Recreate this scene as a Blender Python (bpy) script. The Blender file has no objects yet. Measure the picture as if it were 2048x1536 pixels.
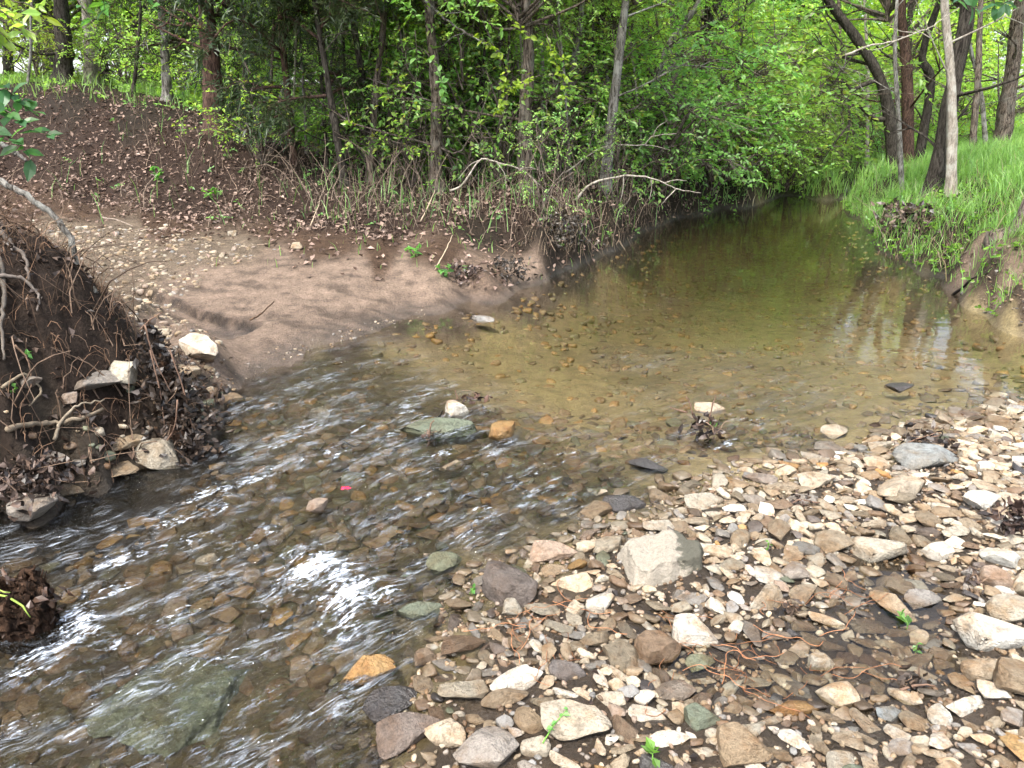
import bpy, bmesh, math, random
import numpy as np
random.seed(7); RNG = np.random.default_rng(7)
R = math.radians
sc = bpy.context.scene
COL = sc.collection

# ------------------------------------------------------------------ camera
H, F, TH = 1.5, 1538.0, R(19.3)          # eye height, focal length in photo pixels, downward pitch
cam = bpy.data.cameras.new('camera'); cam.sensor_width = 36; cam.lens = 36 * F / 2048
cam.clip_start = 0.05; cam.clip_end = 600
co = bpy.data.objects.new('camera', cam); COL.objects.link(co)
co.location = (0, 0, H); co.rotation_euler = (math.pi / 2 - TH, 0, 0)
sc.camera = co
# ------------------------------------------------------------------ sky, sun, exposure
SUN_EL, SUN_AZ = 60.0, -150.0             # azimuth from +Y, negative = towards -X
w = bpy.data.worlds.new('World'); sc.world = w; w.use_nodes = True
wn = w.node_tree.nodes; wl_ = w.node_tree.links
bg = wn['Background']; bg.inputs[1].default_value = 0.15
sky = wn.new('ShaderNodeTexSky'); sky.sky_type = 'NISHITA'; sky.sun_disc = False
sky.sun_elevation = R(SUN_EL); sky.sun_rotation = R(SUN_AZ); sky.air_density = 1.0; sky.dust_density = 3.0
hs = wn.new('ShaderNodeHueSaturation'); hs.inputs['Saturation'].default_value = 0.55
wl_.new(sky.outputs[0], hs.inputs['Color']); wl_.new(hs.outputs[0], bg.inputs[0])
sl = bpy.data.lights.new('sun', 'SUN'); sl.energy = 1.5; sl.angle = R(14); sl.color = (1.0, 0.96, 0.88)
so = bpy.data.objects.new('sun', sl); COL.objects.link(so)
so.rotation_euler = (R(90 - SUN_EL), 0, R(180 - SUN_AZ) )
so.location = (0, 0, 20)
vs = sc.view_settings; vs.view_transform = 'Standard'; vs.look = 'None'; vs.gamma = 1; vs.use_curve_mapping = False
vs.exposure = 2.05
cy = sc.cycles
cy.use_denoising = True
cy.max_bounces = 7; cy.diffuse_bounces = 4; cy.glossy_bounces = 2; cy.transmission_bounces = 4
cy.transparent_max_bounces = 12; cy.caustics_reflective = False; cy.caustics_refractive = False
cy.sample_clamp_indirect = 6; cy.adaptive_threshold = 0.03; cy.blur_glossy = 1.0

# ------------------------------------------------------------------ view helpers (photo pixel -> place)
CT, ST = math.cos(TH), math.sin(TH)
def ray(px, py):
    cx = (px - 1024) / F; cyy = (768 - py) / F
    return cx, CT + cyy * ST, -ST + cyy * CT
def G(px, py, z=0.0):
    dx, dy, dz = ray(px, py); t = (z - H) / dz
    return dx * t, dy * t
def PY(px, py, Y):
    dx, dy, dz = ray(px, py); t = Y / dy
    return np.array([dx * t, Y, H + dz * t])
def px_per_m(x, y, z):
    return F / (y * CT + (H - z) * ST)
def project(x, y, z):
    d = y * CT + (H - z) * ST; u = y * ST - (H - z) * CT
    return 1024 + F * x / d, 768 - F * u / d

# ------------------------------------------------------------------ noise
def _h(ix, iy, s):
    n = (ix.astype(np.int64) * 374761393 + iy.astype(np.int64) * 668265263 + s * 974711) & 0xffffffff
    n = ((n ^ (n >> 13)) * 1274126177) & 0xffffffff
    n = (n ^ (n >> 16)) & 0xffffffff
    return n / 4294967295.0
def vn(x, y, s=0):
    ix = np.floor(x); iy = np.floor(y); fx = x - ix; fy = y - iy
    fx = fx * fx * (3 - 2 * fx); fy = fy * fy * (3 - 2 * fy)
    a = _h(ix, iy, s); b = _h(ix + 1, iy, s); c = _h(ix, iy + 1, s); d = _h(ix + 1, iy + 1, s)
    return (a + (b - a) * fx) * (1 - fy) + (c + (d - c) * fx) * fy - 0.5
def fbm(x, y, s=0, o=4):
    r = 0; a = 1.0
    for i in range(o):
        r = r + a * vn(x, y, s + i * 17); x = x * 2.03 + 3.1; y = y * 2.03 + 1.7; a *= 0.5
    return r
def sst(a, b, t):
    t = np.clip((t - a) / (b - a), 0, 1); return t * t * (3 - 2 * t)

# ------------------------------------------------------------------ mesh helpers
def make_mesh(name, V, Fs, col=None, smooth=True):
    V = np.ascontiguousarray(V, dtype=np.float32)
    me = bpy.data.meshes.new(name)
    Fs = [np.asarray(f, dtype=np.int32) for f in Fs if len(f)]
    me.vertices.add(len(V)); me.vertices.foreach_set('co', V.ravel())
    loops = np.concatenate([f.ravel() for f in Fs])
    sizes = np.concatenate([np.full(len(f), f.shape[1], np.int32) for f in Fs])
    starts = np.concatenate([[0], np.cumsum(sizes)[:-1]]).astype(np.int32)
    me.loops.add(len(loops)); me.loops.foreach_set('vertex_index', loops)
    me.polygons.add(len(sizes)); me.polygons.foreach_set('loop_start', starts)
    me.polygons.foreach_set('use_smooth', np.full(len(sizes), smooth, dtype=bool))
    if col is not None:
        col = np.asarray(col, dtype=np.float32)
        if col.shape[1] == 3: col = np.hstack([col, np.ones((len(col), 1), np.float32)])
        at = me.color_attributes.new('Col', 'FLOAT_COLOR', 'POINT')
        at.data.foreach_set('color', np.ascontiguousarray(col).ravel())
    me.update(calc_edges=True)
    return me
def add_attr(me, name, vals):
    at = me.attributes.new(name, 'FLOAT', 'POINT'); at.data.foreach_set('value', np.asarray(vals, np.float32))
def obj(name, me, m=None, parent=None, loc=None, rot=None, scale=None):
    o = bpy.data.objects.new(name, me); COL.objects.link(o)
    if m is not None and me is not None and not me.materials: me.materials.append(m)
    if parent is not None: o.parent = parent
    if loc is not None: o.location = loc
    if rot is not None: o.rotation_euler = rot
    if scale is not None: o.scale = scale
    return o
def tag(o, label=None, cat=None, group=None, kind=None):
    if label: o['label'] = label
    if cat: o['category'] = cat
    if group: o['group'] = group
    if kind: o['kind'] = kind
    return o
def empty(name, loc, rz=0):
    o = bpy.data.objects.new(name, None); COL.objects.link(o); o.location = loc; o.rotation_euler = (0, 0, rz)
    o.empty_display_size = 0.1
    return o
class MB:
    """collects vertices, triangles, quads and vertex colours for one mesh"""
    def __init__(s): s.V = []; s.T = []; s.Q = []; s.C = []; s.n = 0
    def add(s, V, T=None, Q=None, C=None):
        V = np.asarray(V, float)
        s.V.append(V)
        if T is not None and len(T): s.T.append(np.asarray(T) + s.n)
        if Q is not None and len(Q): s.Q.append(np.asarray(Q) + s.n)
        if C is not None:
            C = np.asarray(C, float)
            if C.ndim == 1: C = np.tile(C, (len(V), 1))
            s.C.append(C)
        s.n += len(V)
    def mesh(s, name, smooth=True):
        Fs = []
        if s.T: Fs.append(np.concatenate(s.T))
        if s.Q: Fs.append(np.concatenate(s.Q))
        return make_mesh(name, np.concatenate(s.V), Fs, np.concatenate(s.C) if s.C else None, smooth)
def tube(P, r, n=8, rough=0.0, seed=0, close=True):
    P = np.asarray(P, float); r = np.broadcast_to(np.asarray(r, float), (len(P),))
    T = np.gradient(P, axis=0); T /= np.linalg.norm(T, axis=1)[:, None] + 1e-9
    a = np.array([0, 0, 1.0]) if abs(T[0][2]) < 0.9 else np.array([1.0, 0, 0])
    N = np.cross(T[0], a); N /= np.linalg.norm(N)
    Vs = []
    ang = np.arange(n) / n * 2 * math.pi
    for i in range(len(P)):
        N = N - T[i] * N.dot(T[i]); N /= np.linalg.norm(N) + 1e-9
        B = np.cross(T[i], N)
        Vs.append(P[i] + r[i] * (np.cos(ang)[:, None] * N + np.sin(ang)[:, None] * B))
    V = np.array(Vs)
    if rough:
        k = 1 + rough * (2 * vn(np.arange(n)[None, :] * 0.9 + seed * 7.3, np.arange(len(P))[:, None] * 0.45, seed))
        V = P[:, None, :] + (V - P[:, None, :]) * k[:, :, None]
    V = V.reshape(-1, 3)
    i = np.arange(len(P) - 1)[:, None] * n; j = np.arange(n)[None, :]; j2 = (j + 1) % n
    Q = np.stack([i + j, i + j2, i + n + j2, i + n + j], -1).reshape(-1, 4)
    Tt = []
    if close:
        for base, flip in ((0, 1), ((len(P) - 1) * n, 0)):
            for k in range(1, n - 1):
                Tt.append((base, base + k + 1, base + k) if flip else (base, base + k, base + k + 1))
    return V, np.array(Tt) if Tt else None, Q
def smooth_path(pts, n):
    """Catmull-Rom through the given points"""
    p = np.asarray(pts, float); p = np.vstack([2 * p[0] - p[1], p, 2 * p[-1] - p[-2]])
    m = len(p) - 3; t = np.linspace(0, m - 1e-6, n); k = t.astype(int); u = (t - k)[:, None]
    a, b, c, d = p[k], p[k + 1], p[k + 2], p[k + 3]
    return 0.5 * (2 * b + (c - a) * u + (2 * a - 5 * b + 4 * c - d) * u ** 2 + (3 * b - a - 3 * c + d) * u ** 3)

# ------------------------------------------------------------------ materials
class NT:
    def __init__(s, name):
        s.m = bpy.data.materials.new(name); s.m.use_nodes = True; s.t = s.m.node_tree; s.t.nodes.clear()
        s.out = s.n('ShaderNodeOutputMaterial')
    def n(s, typ, **kw):
        nd = s.t.nodes.new(typ)
        for k, v in kw.items(): setattr(nd, k, v)
        return nd
    def set(s, sock, v):
        if hasattr(v, 'is_output') or isinstance(v, bpy.types.NodeSocket): s.t.links.new(v, sock)
        else:
            if isinstance(v, (tuple, list)) and len(v) == 3 and sock.type == 'RGBA': v = (*v, 1)
            sock.default_value = v
    def noise(s, scale, detail=4, rough=0.55, vec=None, dist=0.0):
        nd = s.n('ShaderNodeTexNoise'); nd.inputs['Scale'].default_value = scale; nd.inputs['Detail'].default_value = detail
        nd.inputs['Roughness'].default_value = rough; nd.inputs['Distortion'].default_value = dist
        if vec is not None: s.t.links.new(vec, nd.inputs['Vector'])
        return nd.outputs['Fac']
    def ramp(s, fac, stops):
        nd = s.n('ShaderNodeValToRGB'); e = nd.color_ramp.elements
        while len(e) < len(stops): e.new(0.5)
        for k, (p, c) in enumerate(stops):
            e[k].position = p; e[k].color = (c, c, c, 1) if not isinstance(c, (tuple, list)) else (*c, 1)
        s.t.links.new(fac, nd.inputs[0]); return nd.outputs[0]
    def mix(s, f, a, b, mode='MIX'):
        nd = s.n('ShaderNodeMix', data_type='RGBA', blend_type=mode)
        s.set(nd.inputs[0], f); s.set(nd.inputs[6], a); s.set(nd.inputs[7], b); return nd.outputs[2]
    def math(s, op, a, b=0.0, clamp=False):
        nd = s.n('ShaderNodeMath', operation=op, use_clamp=clamp); s.set(nd.inputs[0], a); s.set(nd.inputs[1], b); return nd.outputs[0]
    def attr(s, name, out='Color'):
        nd = s.n('ShaderNodeAttribute', attribute_name=name); return nd.outputs[out]
    def coord(s, which='Object', scale=None, rot=None):
        tc = s.n('ShaderNodeTexCoord').outputs[which]
        if scale is None and rot is None: return tc
        mp = s.n('ShaderNodeMapping')
        if scale is not None: mp.inputs['Scale'].default_value = scale
        if rot is not None: mp.inputs['Rotation'].default_value = rot
        s.t.links.new(tc, mp.inputs[0]); return mp.outputs[0]
    def bump(s, h, strength=0.5, dist=0.02, normal=None):
        nd = s.n('ShaderNodeBump'); nd.inputs['Strength'].default_value = strength; nd.inputs['Distance'].default_value = dist
        s.t.links.new(h, nd.inputs['Height'])
        if normal is not None: s.t.links.new(normal, nd.inputs['Normal'])
        return nd.outputs[0]
    def bsdf(s, color, rough=0.8, normal=None, spec=0.5):
        b = s.n('ShaderNodeBsdfPrincipled'); s.set(b.inputs['Base Color'], color); s.set(b.inputs['Roughness'], rough)
        s.set(b.inputs['Specular IOR Level'], spec)
        if normal is not None: s.t.links.new(normal, b.inputs['Normal'])
        s.t.links.new(b.outputs[0], s.out.inputs[0]); return b
    def shade(s, sh): s.t.links.new(sh, s.out.inputs[0])

def mat_ground():
    k = NT('soil'); c = k.attr('Col'); al = k.attr('Col', 'Alpha')
    v = k.coord()
    n1 = k.noise(9, 6, 0.65, v); n2 = k.noise(55, 5, 0.7, v); n3 = k.noise(220, 3, 0.6, v)
    col = k.mix(1.0, c, k.ramp(n1, [(0.3, 0.6), (0.7, 1.35)]), 'MULTIPLY')
    col = k.mix(1.0, col, k.ramp(n2, [(0.28, 0.5), (0.5, 1.0), (0.75, 1.45)]), 'MULTIPLY')
    vo = k.n('ShaderNodeTexVoronoi'); vo.inputs['Scale'].default_value = 60; k.t.links.new(v, vo.inputs['Vector'])
    h = k.math('ADD', k.math('MULTIPLY', n2, 1.0), k.math('MULTIPLY', n3, 0.35))
    h = k.math('ADD', h, k.math('MULTIPLY', vo.outputs['Distance'], -0.35))
    nb = k.bump(h, 0.75, 0.025)
    # wetness in alpha: 1 = soaked
    rough = k.math('SUBTRACT', 0.92, k.math('MULTIPLY', al, k.math('ADD', k.math('MULTIPLY', n1, 0.5), 0.38)), True)
    k.bsdf(col, rough, nb, k.math('ADD', 0.06, k.math('MULTIPLY', al, 0.44))); return k.m
def mat_stone(kind):
    k = NT('stone_' + kind)
    if kind == 'single':
        oi = k.n('ShaderNodeObjectInfo'); c = oi.outputs['Color']; al = oi.outputs['Alpha']
        tc = k.coord('Object'); ad = k.n('ShaderNodeVectorMath', operation='ADD')
        k.t.links.new(tc, ad.inputs[0]); k.t.links.new(oi.outputs['Location'], ad.inputs[1])
        sc_ = k.n('ShaderNodeVectorMath', operation='SCALE'); k.t.links.new(ad.outputs[0], sc_.inputs[0]); sc_.inputs['Scale'].default_value = 1.0
        v = sc_.outputs[0]; s1, s2, s3 = 1.6, 7, 26
    else:
        c = k.attr('Col'); al = k.attr('Col', 'Alpha'); v = k.coord('Object'); s1, s2, s3 = 22, 90, 300
    n1 = k.noise(s1, 5, 0.6, v, 0.4); n2 = k.noise(s2, 5, 0.65, v); n3 = k.noise(s3, 3, 0.6, v)
    col = k.mix(k.ramp(n1, [(0.46, 0.0), (0.66, 0.75)]), c, k.mix(1.0, c, (0.66, 0.46, 0.28), 'MULTIPLY'))
    col = k.mix(k.ramp(n2, [(0.48, 0.0), (0.70, 0.7)]), col, k.mix(1.0, c, (0.30, 0.27, 0.24), 'MULTIPLY'))
    col = k.mix(1.0, col, k.ramp(n3, [(0.25, 0.75), (0.7, 1.15)]), 'MULTIPLY')
    h = k.math('ADD', k.math('MULTIPLY', n2, 1.0), k.math('MULTIPLY', n3, 0.4))
    nb = k.bump(h, 0.55, 0.05 if kind == 'single' else 0.006)
    rough = k.math('SUBTRACT', 0.86, k.math('MULTIPLY', al, 0.66), True)
    k.bsdf(col, rough, nb, k.math('ADD', 0.15, k.math('MULTIPLY', al, 0.4))); return k.m
def mat_block():
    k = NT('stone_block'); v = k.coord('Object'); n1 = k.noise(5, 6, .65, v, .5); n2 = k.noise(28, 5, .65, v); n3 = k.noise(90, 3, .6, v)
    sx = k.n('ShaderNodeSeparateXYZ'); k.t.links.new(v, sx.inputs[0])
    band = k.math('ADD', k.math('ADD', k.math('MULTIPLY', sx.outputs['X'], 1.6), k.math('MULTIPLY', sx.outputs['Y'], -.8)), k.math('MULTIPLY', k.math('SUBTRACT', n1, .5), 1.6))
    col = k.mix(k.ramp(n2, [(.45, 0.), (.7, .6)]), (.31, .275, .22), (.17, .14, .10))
    col = k.mix(k.ramp(band, [(.22, 0.), (.40, .85)]), col, (.055, .055, .04))  # darker, ragged band towards one end of the block
    col = k.mix(1.0, col, k.ramp(n3, [(.25, .75), (.7, 1.15)]), 'MULTIPLY')
    k.bsdf(col, .85, k.bump(k.math('ADD', n2, k.math('MULTIPLY', n3, .4)), .6, .03), .2); return k.m
def mat_leaf(name, trans=0.45, tint=(1.25, 1.2, 0.55), gloss=0.03):
    k = NT(name); oi = k.n('ShaderNodeObjectInfo'); hv = k.n('ShaderNodeHueSaturation')
    k.set(hv.inputs['Hue'], k.math('ADD', .482, k.math('MULTIPLY', oi.outputs['Random'], .036))); k.set(hv.inputs['Saturation'], k.math('SUBTRACT', 1.02, k.math('MULTIPLY', oi.outputs['Random'], .2)))
    k.set(hv.inputs['Value'], k.math('ADD', .8, k.math('MULTIPLY', k.math('FRACT', k.math('MULTIPLY', oi.outputs['Random'], 7.13)), .5))); k.set(hv.inputs['Color'], k.attr('Col')); c = hv.outputs[0]
    d = k.n('ShaderNodeBsdfDiffuse'); k.set(d.inputs[0], c)
    t = k.n('ShaderNodeBsdfTranslucent'); k.set(t.inputs[0], k.mix(1.0, c, tint, 'MULTIPLY'))
    g = k.n('ShaderNodeBsdfGlossy'); g.inputs['Roughness'].default_value = 0.38
    m1 = k.n('ShaderNodeMixShader'); m1.inputs[0].default_value = trans
    k.t.links.new(d.outputs[0], m1.inputs[1]); k.t.links.new(t.outputs[0], m1.inputs[2])
    m2 = k.n('ShaderNodeMixShader'); m2.inputs[0].default_value = gloss
    k.t.links.new(m1.outputs[0], m2.inputs[1]); k.t.links.new(g.outputs[0], m2.inputs[2])
    k.shade(m2.outputs[0]); return k.m
def mat_bark(name, a, b, lichen=None, lf=0.6):
    k = NT(name); v = k.coord('Object', (1, 1, 0.22))
    oi = k.n('ShaderNodeObjectInfo')
    n1 = k.noise(34, 6, 0.75, v, 0.9); n2 = k.noise(6, 4, 0.6, k.coord('Object'))
    col = k.mix(k.ramp(n1, [(0.42, 0.0), (0.60, 1.0)]), a, b)
    if lichen: col = k.mix(k.ramp(n2, [(0.5, 0.0), (0.62, lf)]), col, lichen)
    nb = k.bump(n1, 0.9, 0.03)
    k.bsdf(col, 0.9, nb, 0.1); return k.m
def mat_plain(name, rough=0.8, var=30):
    k = NT(name); c = k.attr('Col'); n1 = k.noise(var, 4, 0.6, k.coord('Object'))
    col = k.mix(1.0, c, k.ramp(n1, [(0.3, 0.65), (0.7, 1.25)]), 'MULTIPLY')
    k.bsdf(col, rough, None, 0.15); return k.m
FLOW = np.array([-0.80, -0.60])
FLOW_ANG = math.atan2(FLOW[1], FLOW[0])
def mat_water():
    k = NT('creek_water')
    rif = k.attr('riffle', 'Fac'); foam = k.attr('foam', 'Fac'); dep = k.attr('depth', 'Fac')
    # flow-aligned coordinates: x along the current
    mp = k.n('ShaderNodeMapping', vector_type='TEXTURE'); mp.inputs['Rotation'].default_value = (0, 0, FLOW_ANG)
    k.t.links.new(k.coord('Object'), mp.inputs[0])
    m2 = k.n('ShaderNodeMapping'); m2.inputs['Scale'].default_value = (5, 26, 5); k.t.links.new(mp.outputs[0], m2.inputs[0])
    m3 = k.n('ShaderNodeMapping'); m3.inputs['Scale'].default_value = (30, 110, 30); k.t.links.new(mp.outputs[0], m3.inputs[0])
    s1 = k.noise(1.0, 4, 0.6, m2.outputs[0], 0.5); s2 = k.noise(1.0, 3, 0.6, m3.outputs[0], 0.4)
    calm = k.noise(1.0, 3, 0.5, k.coord('Object', (2.2, 7.0, 2)), 0.3)
    calm2 = k.noise(1.0, 2, 0.5, k.coord('Object', (9, 26, 2)), 0.3)
    streak = k.math('ADD', s1, k.math('MULTIPLY', s2, 0.35))
    hgt = k.math('ADD', k.math('MULTIPLY', k.math('MULTIPLY', streak, rif), 0.085),
                 k.math('ADD', k.math('MULTIPLY', calm, 0.0016), k.math('MULTIPLY', calm2, 0.0003)))
    nd = k.n('ShaderNodeBump'); nd.inputs['Strength'].default_value = 1.0; nd.inputs['Distance'].default_value = 1.0
    k.t.links.new(hgt, nd.inputs['Height']); nb = nd.outputs[0]
    tr = k.n('ShaderNodeBsdfTransparent'); k.set(tr.inputs[0], k.mix(dep, (0.96, 0.95, 0.90), (0.10, 0.09, 0.04)))
    mud = k.n('ShaderNodeBsdfDiffuse'); k.set(mud.inputs[0], (0.15, 0.125, 0.045))
    a = k.n('ShaderNodeMixShader'); k.set(a.inputs[0], k.math('MULTIPLY', dep, 0.12))
    k.t.links.new(tr.outputs[0], a.inputs[1]); k.t.links.new(mud.outputs[0], a.inputs[2])
    fr = k.n('ShaderNodeFresnel'); fr.inputs['IOR'].default_value = 1.33; k.t.links.new(nb, fr.inputs['Normal'])
    gl = k.n('ShaderNodeBsdfGlossy'); gl.inputs['Roughness'].default_value = 0.03; k.t.links.new(nb, gl.inputs['Normal'])
    b = k.n('ShaderNodeMixShader'); k.t.links.new(fr.outputs[0], b.inputs[0])
    k.t.links.new(a.outputs[0], b.inputs[1]); k.t.links.new(gl.outputs[0], b.inputs[2])
    wh = k.n('ShaderNodeBsdfDiffuse'); k.set(wh.inputs[0], (0.66, 0.73, 0.82))
    m4 = k.n('ShaderNodeMapping'); m4.inputs['Scale'].default_value = (38, 75, 38); k.t.links.new(mp.outputs[0], m4.inputs[0])
    s3 = k.noise(1.0, 5, 0.7, m4.outputs[0], 1.2)
    foam = k.math('MULTIPLY', foam, k.ramp(s3, [(0.34, 0.12), (0.62, 1.0)]))
    fm = k.math('ADD', foam, k.math('MULTIPLY', k.math('SUBTRACT', k.math('ADD', s1, k.math('MULTIPLY', k.math('SUBTRACT', s2, 0.5), 0.9)), 0.5), 2.2))
    fm = k.math('MULTIPLY', k.ramp(fm, [(0.50, 0.0), (0.95, 1.0)]), k.math('MINIMUM', k.math('MULTIPLY', foam, 2.2), 0.8))
    m5 = k.n('ShaderNodeMapping'); m5.inputs['Scale'].default_value = (11, 90, 11); k.t.links.new(mp.outputs[0], m5.inputs[0])
    s5 = k.noise(1.0, 5, 0.72, m5.outputs[0], 0.9)
    st = k.math('MULTIPLY', k.ramp(s5, [(0.50, 0.0), (0.72, 1.0)]), k.math('MULTIPLY', k.attr('sheen', 'Fac'), 0.55))  # thin aerated streaks; sky sheen painted in as pale blue-grey diffuse
    fm = k.math('MAXIMUM', fm, st)
    c = k.n('ShaderNodeMixShader'); k.t.links.new(fm, c.inputs[0])
    k.t.links.new(b.outputs[0], c.inputs[1]); k.t.links.new(wh.outputs[0], c.inputs[2])
    k.shade(c.outputs[0]); return k.m

M = dict(
    soil=mat_ground(), stone=mat_stone('single'), stones=mat_stone('many'), water=mat_water(),
    leaf=mat_leaf('leaf', 0.58, (1.25, 1.3, .75)), cedar=mat_leaf('cedar_needles', 0.25, (1.1, 1.1, 0.7), 0.03),
    litter=mat_leaf('dead_leaf', 0.15, (1, 0.9, 0.8), 0.012), wetleaf=mat_leaf('wet_leaf', 0.05, (1, 0.9, 0.8), 0.035),
    grass=mat_leaf('grass_blade', 0.45), stem=mat_plain('dry_stem', 0.85), root=mat_plain('root_wood', 0.75, 40),
    bark_dark=mat_bark('bark_dark', (0.018, 0.015, 0.012), (0.085, 0.073, 0.060)),
    bark_brown=mat_bark('bark_brown', (0.025, 0.018, 0.014), (0.22, 0.175, 0.14), (0.22, 0.21, 0.18), 0.35),
    bark_grey=mat_bark('bark_grey', (0.05, 0.044, 0.036), (0.27, 0.25, 0.22), (0.36, 0.36, 0.32), 0.55),
    bark_pale=mat_bark('bark_pale', (0.18, 0.155, 0.125), (0.42, 0.37, 0.31), (0.5, 0.48, 0.42), 0.6),
    bark_cedar=mat_bark('bark_cedar', (0.028, 0.018, 0.014), (0.13, 0.08, 0.06)),
    deadwood=mat_bark('dead_wood', (0.22, 0.19, 0.15), (0.48, 0.43, 0.36)),
    rotten=mat_bark('rotten_wood', (0.016, 0.010, 0.007), (0.07, 0.04, 0.025)),
)
M['twig'] = M['bark_brown']

# ================================================================== THE GROUND
A0 = np.array(G(1000, 830)) ; 
def wlev(x, y):
    t = (x - A0[0]) * FLOW[0] + (y - A0[1]) * FLOW[1]
    return -0.13 * sst(0.0, 2.3, t) - 0.012 * np.maximum(0, t - 2.3)
CP = []   # x, y, z, type
def c(px, py, z, typ, zr=None):
    x, y = G(px, py, z if zr is None else zr); CP.append((x, y, z, typ))
def cd(px, py, Y, typ, dz=0):        # a point seen at this pixel at forward distance Y
    p = PY(px, py, Y); CP.append((p[0], p[1], p[2] + dz, typ))
def cw(x, y, z, typ): CP.append((x, y, z, typ))
def cb(px, py, dz, typ):             # relative to the water level
    x, y = G(px, py, 0)
    for _ in range(3): x, y = G(px, py, float(wlev(x, y)))
    CP.append((x, y, float(wlev(x, y)) + dz, typ))
# shorelines of the pool
for p in [(470, 748), (560, 715), (690, 680), (800, 640), (940, 603), (1040, 578)]: c(*p, 0, 'M')
for p in [(1110, 550), (1170, 525), (1240, 497), (1290, 462), (1350, 438), (1430, 420), (1520, 407), (1620, 396), (1690, 387)]: c(*p, 0, 'D')
for p in [(1745, 397), (1765, 430), (1785, 470), (1850, 510), (1895, 560)]: c(*p, 0, 'D')
for p in [(1918, 585), (1985, 622), (2060, 652), (2250, 690)]: c(*p, 0, 'M')
for p in [(1110, 550), (1170, 525), (1240, 497), (1290, 462), (1350, 438), (1430, 420), (1520, 407)]:
    x_, y_ = G(*p, 0); cw(x_ - .07, y_ + .12, .26, 'D'); cw(x_ - .16, y_ + .28, .46, 'D')
for p, h_ in [((1765, 430), .3), ((1785, 470), .32), ((1850, 510), .3), ((1895, 560), .2)]:
    x_, y_ = G(*p, 0); cw(x_ + .13, y_ + .05, h_ * .7, 'D'); cw(x_ + .30, y_ + .1, h_ + .05, 'D')
# pool bed
for px, py, z in [(640, 740, -.07), (820, 700, -.1), (1000, 650, -.14), (1150, 600, -.2), (1250, 540, -.28), (1360, 490, -.4), (1480, 450, -.45),
                  (1600, 420, -.45), (1680, 405, -.3), (1650, 480, -.45), (1700, 540, -.35), (1500, 540, -.4), (1350, 600, -.28), (1550, 640, -.25),
                  (1750, 620, -.2), (1850, 680, -.13), (1980, 730, -.09), (2200, 780, -.08), (1700, 760, -.1), (1450, 730, -.15), (1150, 740, -.13), (900, 770, -.1), (700, 790, -.09),
                  (1250, 800, -.1), (1500, 820, -.08), (1050, 800, -.08), (1820, 560, -.15), (1935, 625, -.06), (1995, 662, -.06), (2060, 695, -.07), (2060, 740, -.07), (2180, 725, -.06), (2300, 760, -.06), (1920, 770, -.06), (2040, 775, -.04)]: c(px, py, z, 'S', 0)
# riffle bed
for px, py, dz in [(520, 850, -.06), (700, 850, -.06), (900, 870, -.05), (1150, 880, -.055), (1400, 880, -.05), (350, 1000, -.06), (550, 1000, -.06), (800, 1000, -.05), (1050, 1000, -.04),
                   (50, 1130, -.06), (300, 1150, -.07), (550, 1170, -.06), (780, 1120, -.045), (-200, 1300, -.08), (100, 1350, -.09), (350, 1400, -.10), (600, 1350, -.05), (650, 1480, -.035), (300, 1530, -.1), (0, 1500, -.1), (-400, 1500, -.1)]: cb(px, py, dz, 'S')
for px, py in [(0, 1045), (120, 1012), (230, 985), (330, 955), (430, 915), (-150, 1100)]: cb(px, py, -.08, 'R')
for px, py in [(0, 1085), (120, 1050), (240, 1020), (350, 985)]: cb(px, py, -.09, 'R')
# gravel bar
for px, py, dz in [(760, 1420, -.012), (860, 1270, -.016), (960, 1150, -.016), (1120, 1070, -.012), (1280, 1000, -.014), (1500, 920, -.012), (1720, 880, -.012), (1900, 830, -.008), (2060, 800, 0.0)]: cb(px, py, dz, 'S')
for px, py, dz in [(1000, 1320, .004), (1000, 1450, .02), (900, 1530, .015), (1150, 1250, .002), (1250, 1150, .018), (1350, 1080, .02), (1500, 1020, .02), (1700, 980, .025), (1900, 930, .03), (2050, 900, .04),
                   (1450, 1130, .02), (1250, 1420, .028), (1450, 1480, .03), (1650, 1080, .018), (1850, 1060, .02), (2040, 1080, .06), (1480, 1250, .012),
                   (1700, 1480, .004), (1900, 1500, .03), (2040, 1420, .05), (2000, 1200, .05), (1880, 1330, -.026), (1750, 1300, -.03), (1640, 1180, .004), (1330, 1310, -.03), (1500, 1310, -.026), (1550, 1380, -.022), (1800, 1170, -.02), (1300, 1560, .03), (1650, 1600, .02)]: cb(px, py, dz, 'B')
for x, y, z in [(2.3, 1.2, .06), (3.0, 2.2, .16), (3.8, 3.0, .2), (5.6, 4.6, .15), (0.5, 0.6, -.02), (1.5, 0.2, .06), (-0.3, 0.3, -.12), (-1.5, 0.3, -.2), (-3, -1, -.22), (0.5, -3, .2), (4, -2, .5), (3, -6, .8)]: cw(x, y, z, 'B')
# mud beach and track
for px, py, z in [(720, 655, .025), (540, 690, .035), (620, 640, .07), (420, 670, .06), (400, 640, .085), (500, 600, .13), (660, 590, .14), (820, 600, .06), (880, 575, .13), (700, 540, .23), (850, 535, .24), (560, 540, .24), (420, 575, .18), (960, 560, .12), (330, 700, .07)]: c(px, py, z, 'M')
for px, py, z in [(300, 560, .2), (250, 600, .16), (220, 540, .24), (380, 510, .3), (200, 490, .34), (120, 460, .42), (300, 470, .37), (450, 490, .33)]: c(px, py, z, 'P')
for px, py, z in [(0, 430, .5), (0, 395, .56), (150, 420, .5), (-200, 400, .6), (350, 450, .42), (500, 465, .39), (640, 490, .34), (750, 490, .36), (880, 500, .34), (960, 520, .3)]: c(px, py, z, 'T')
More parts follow.
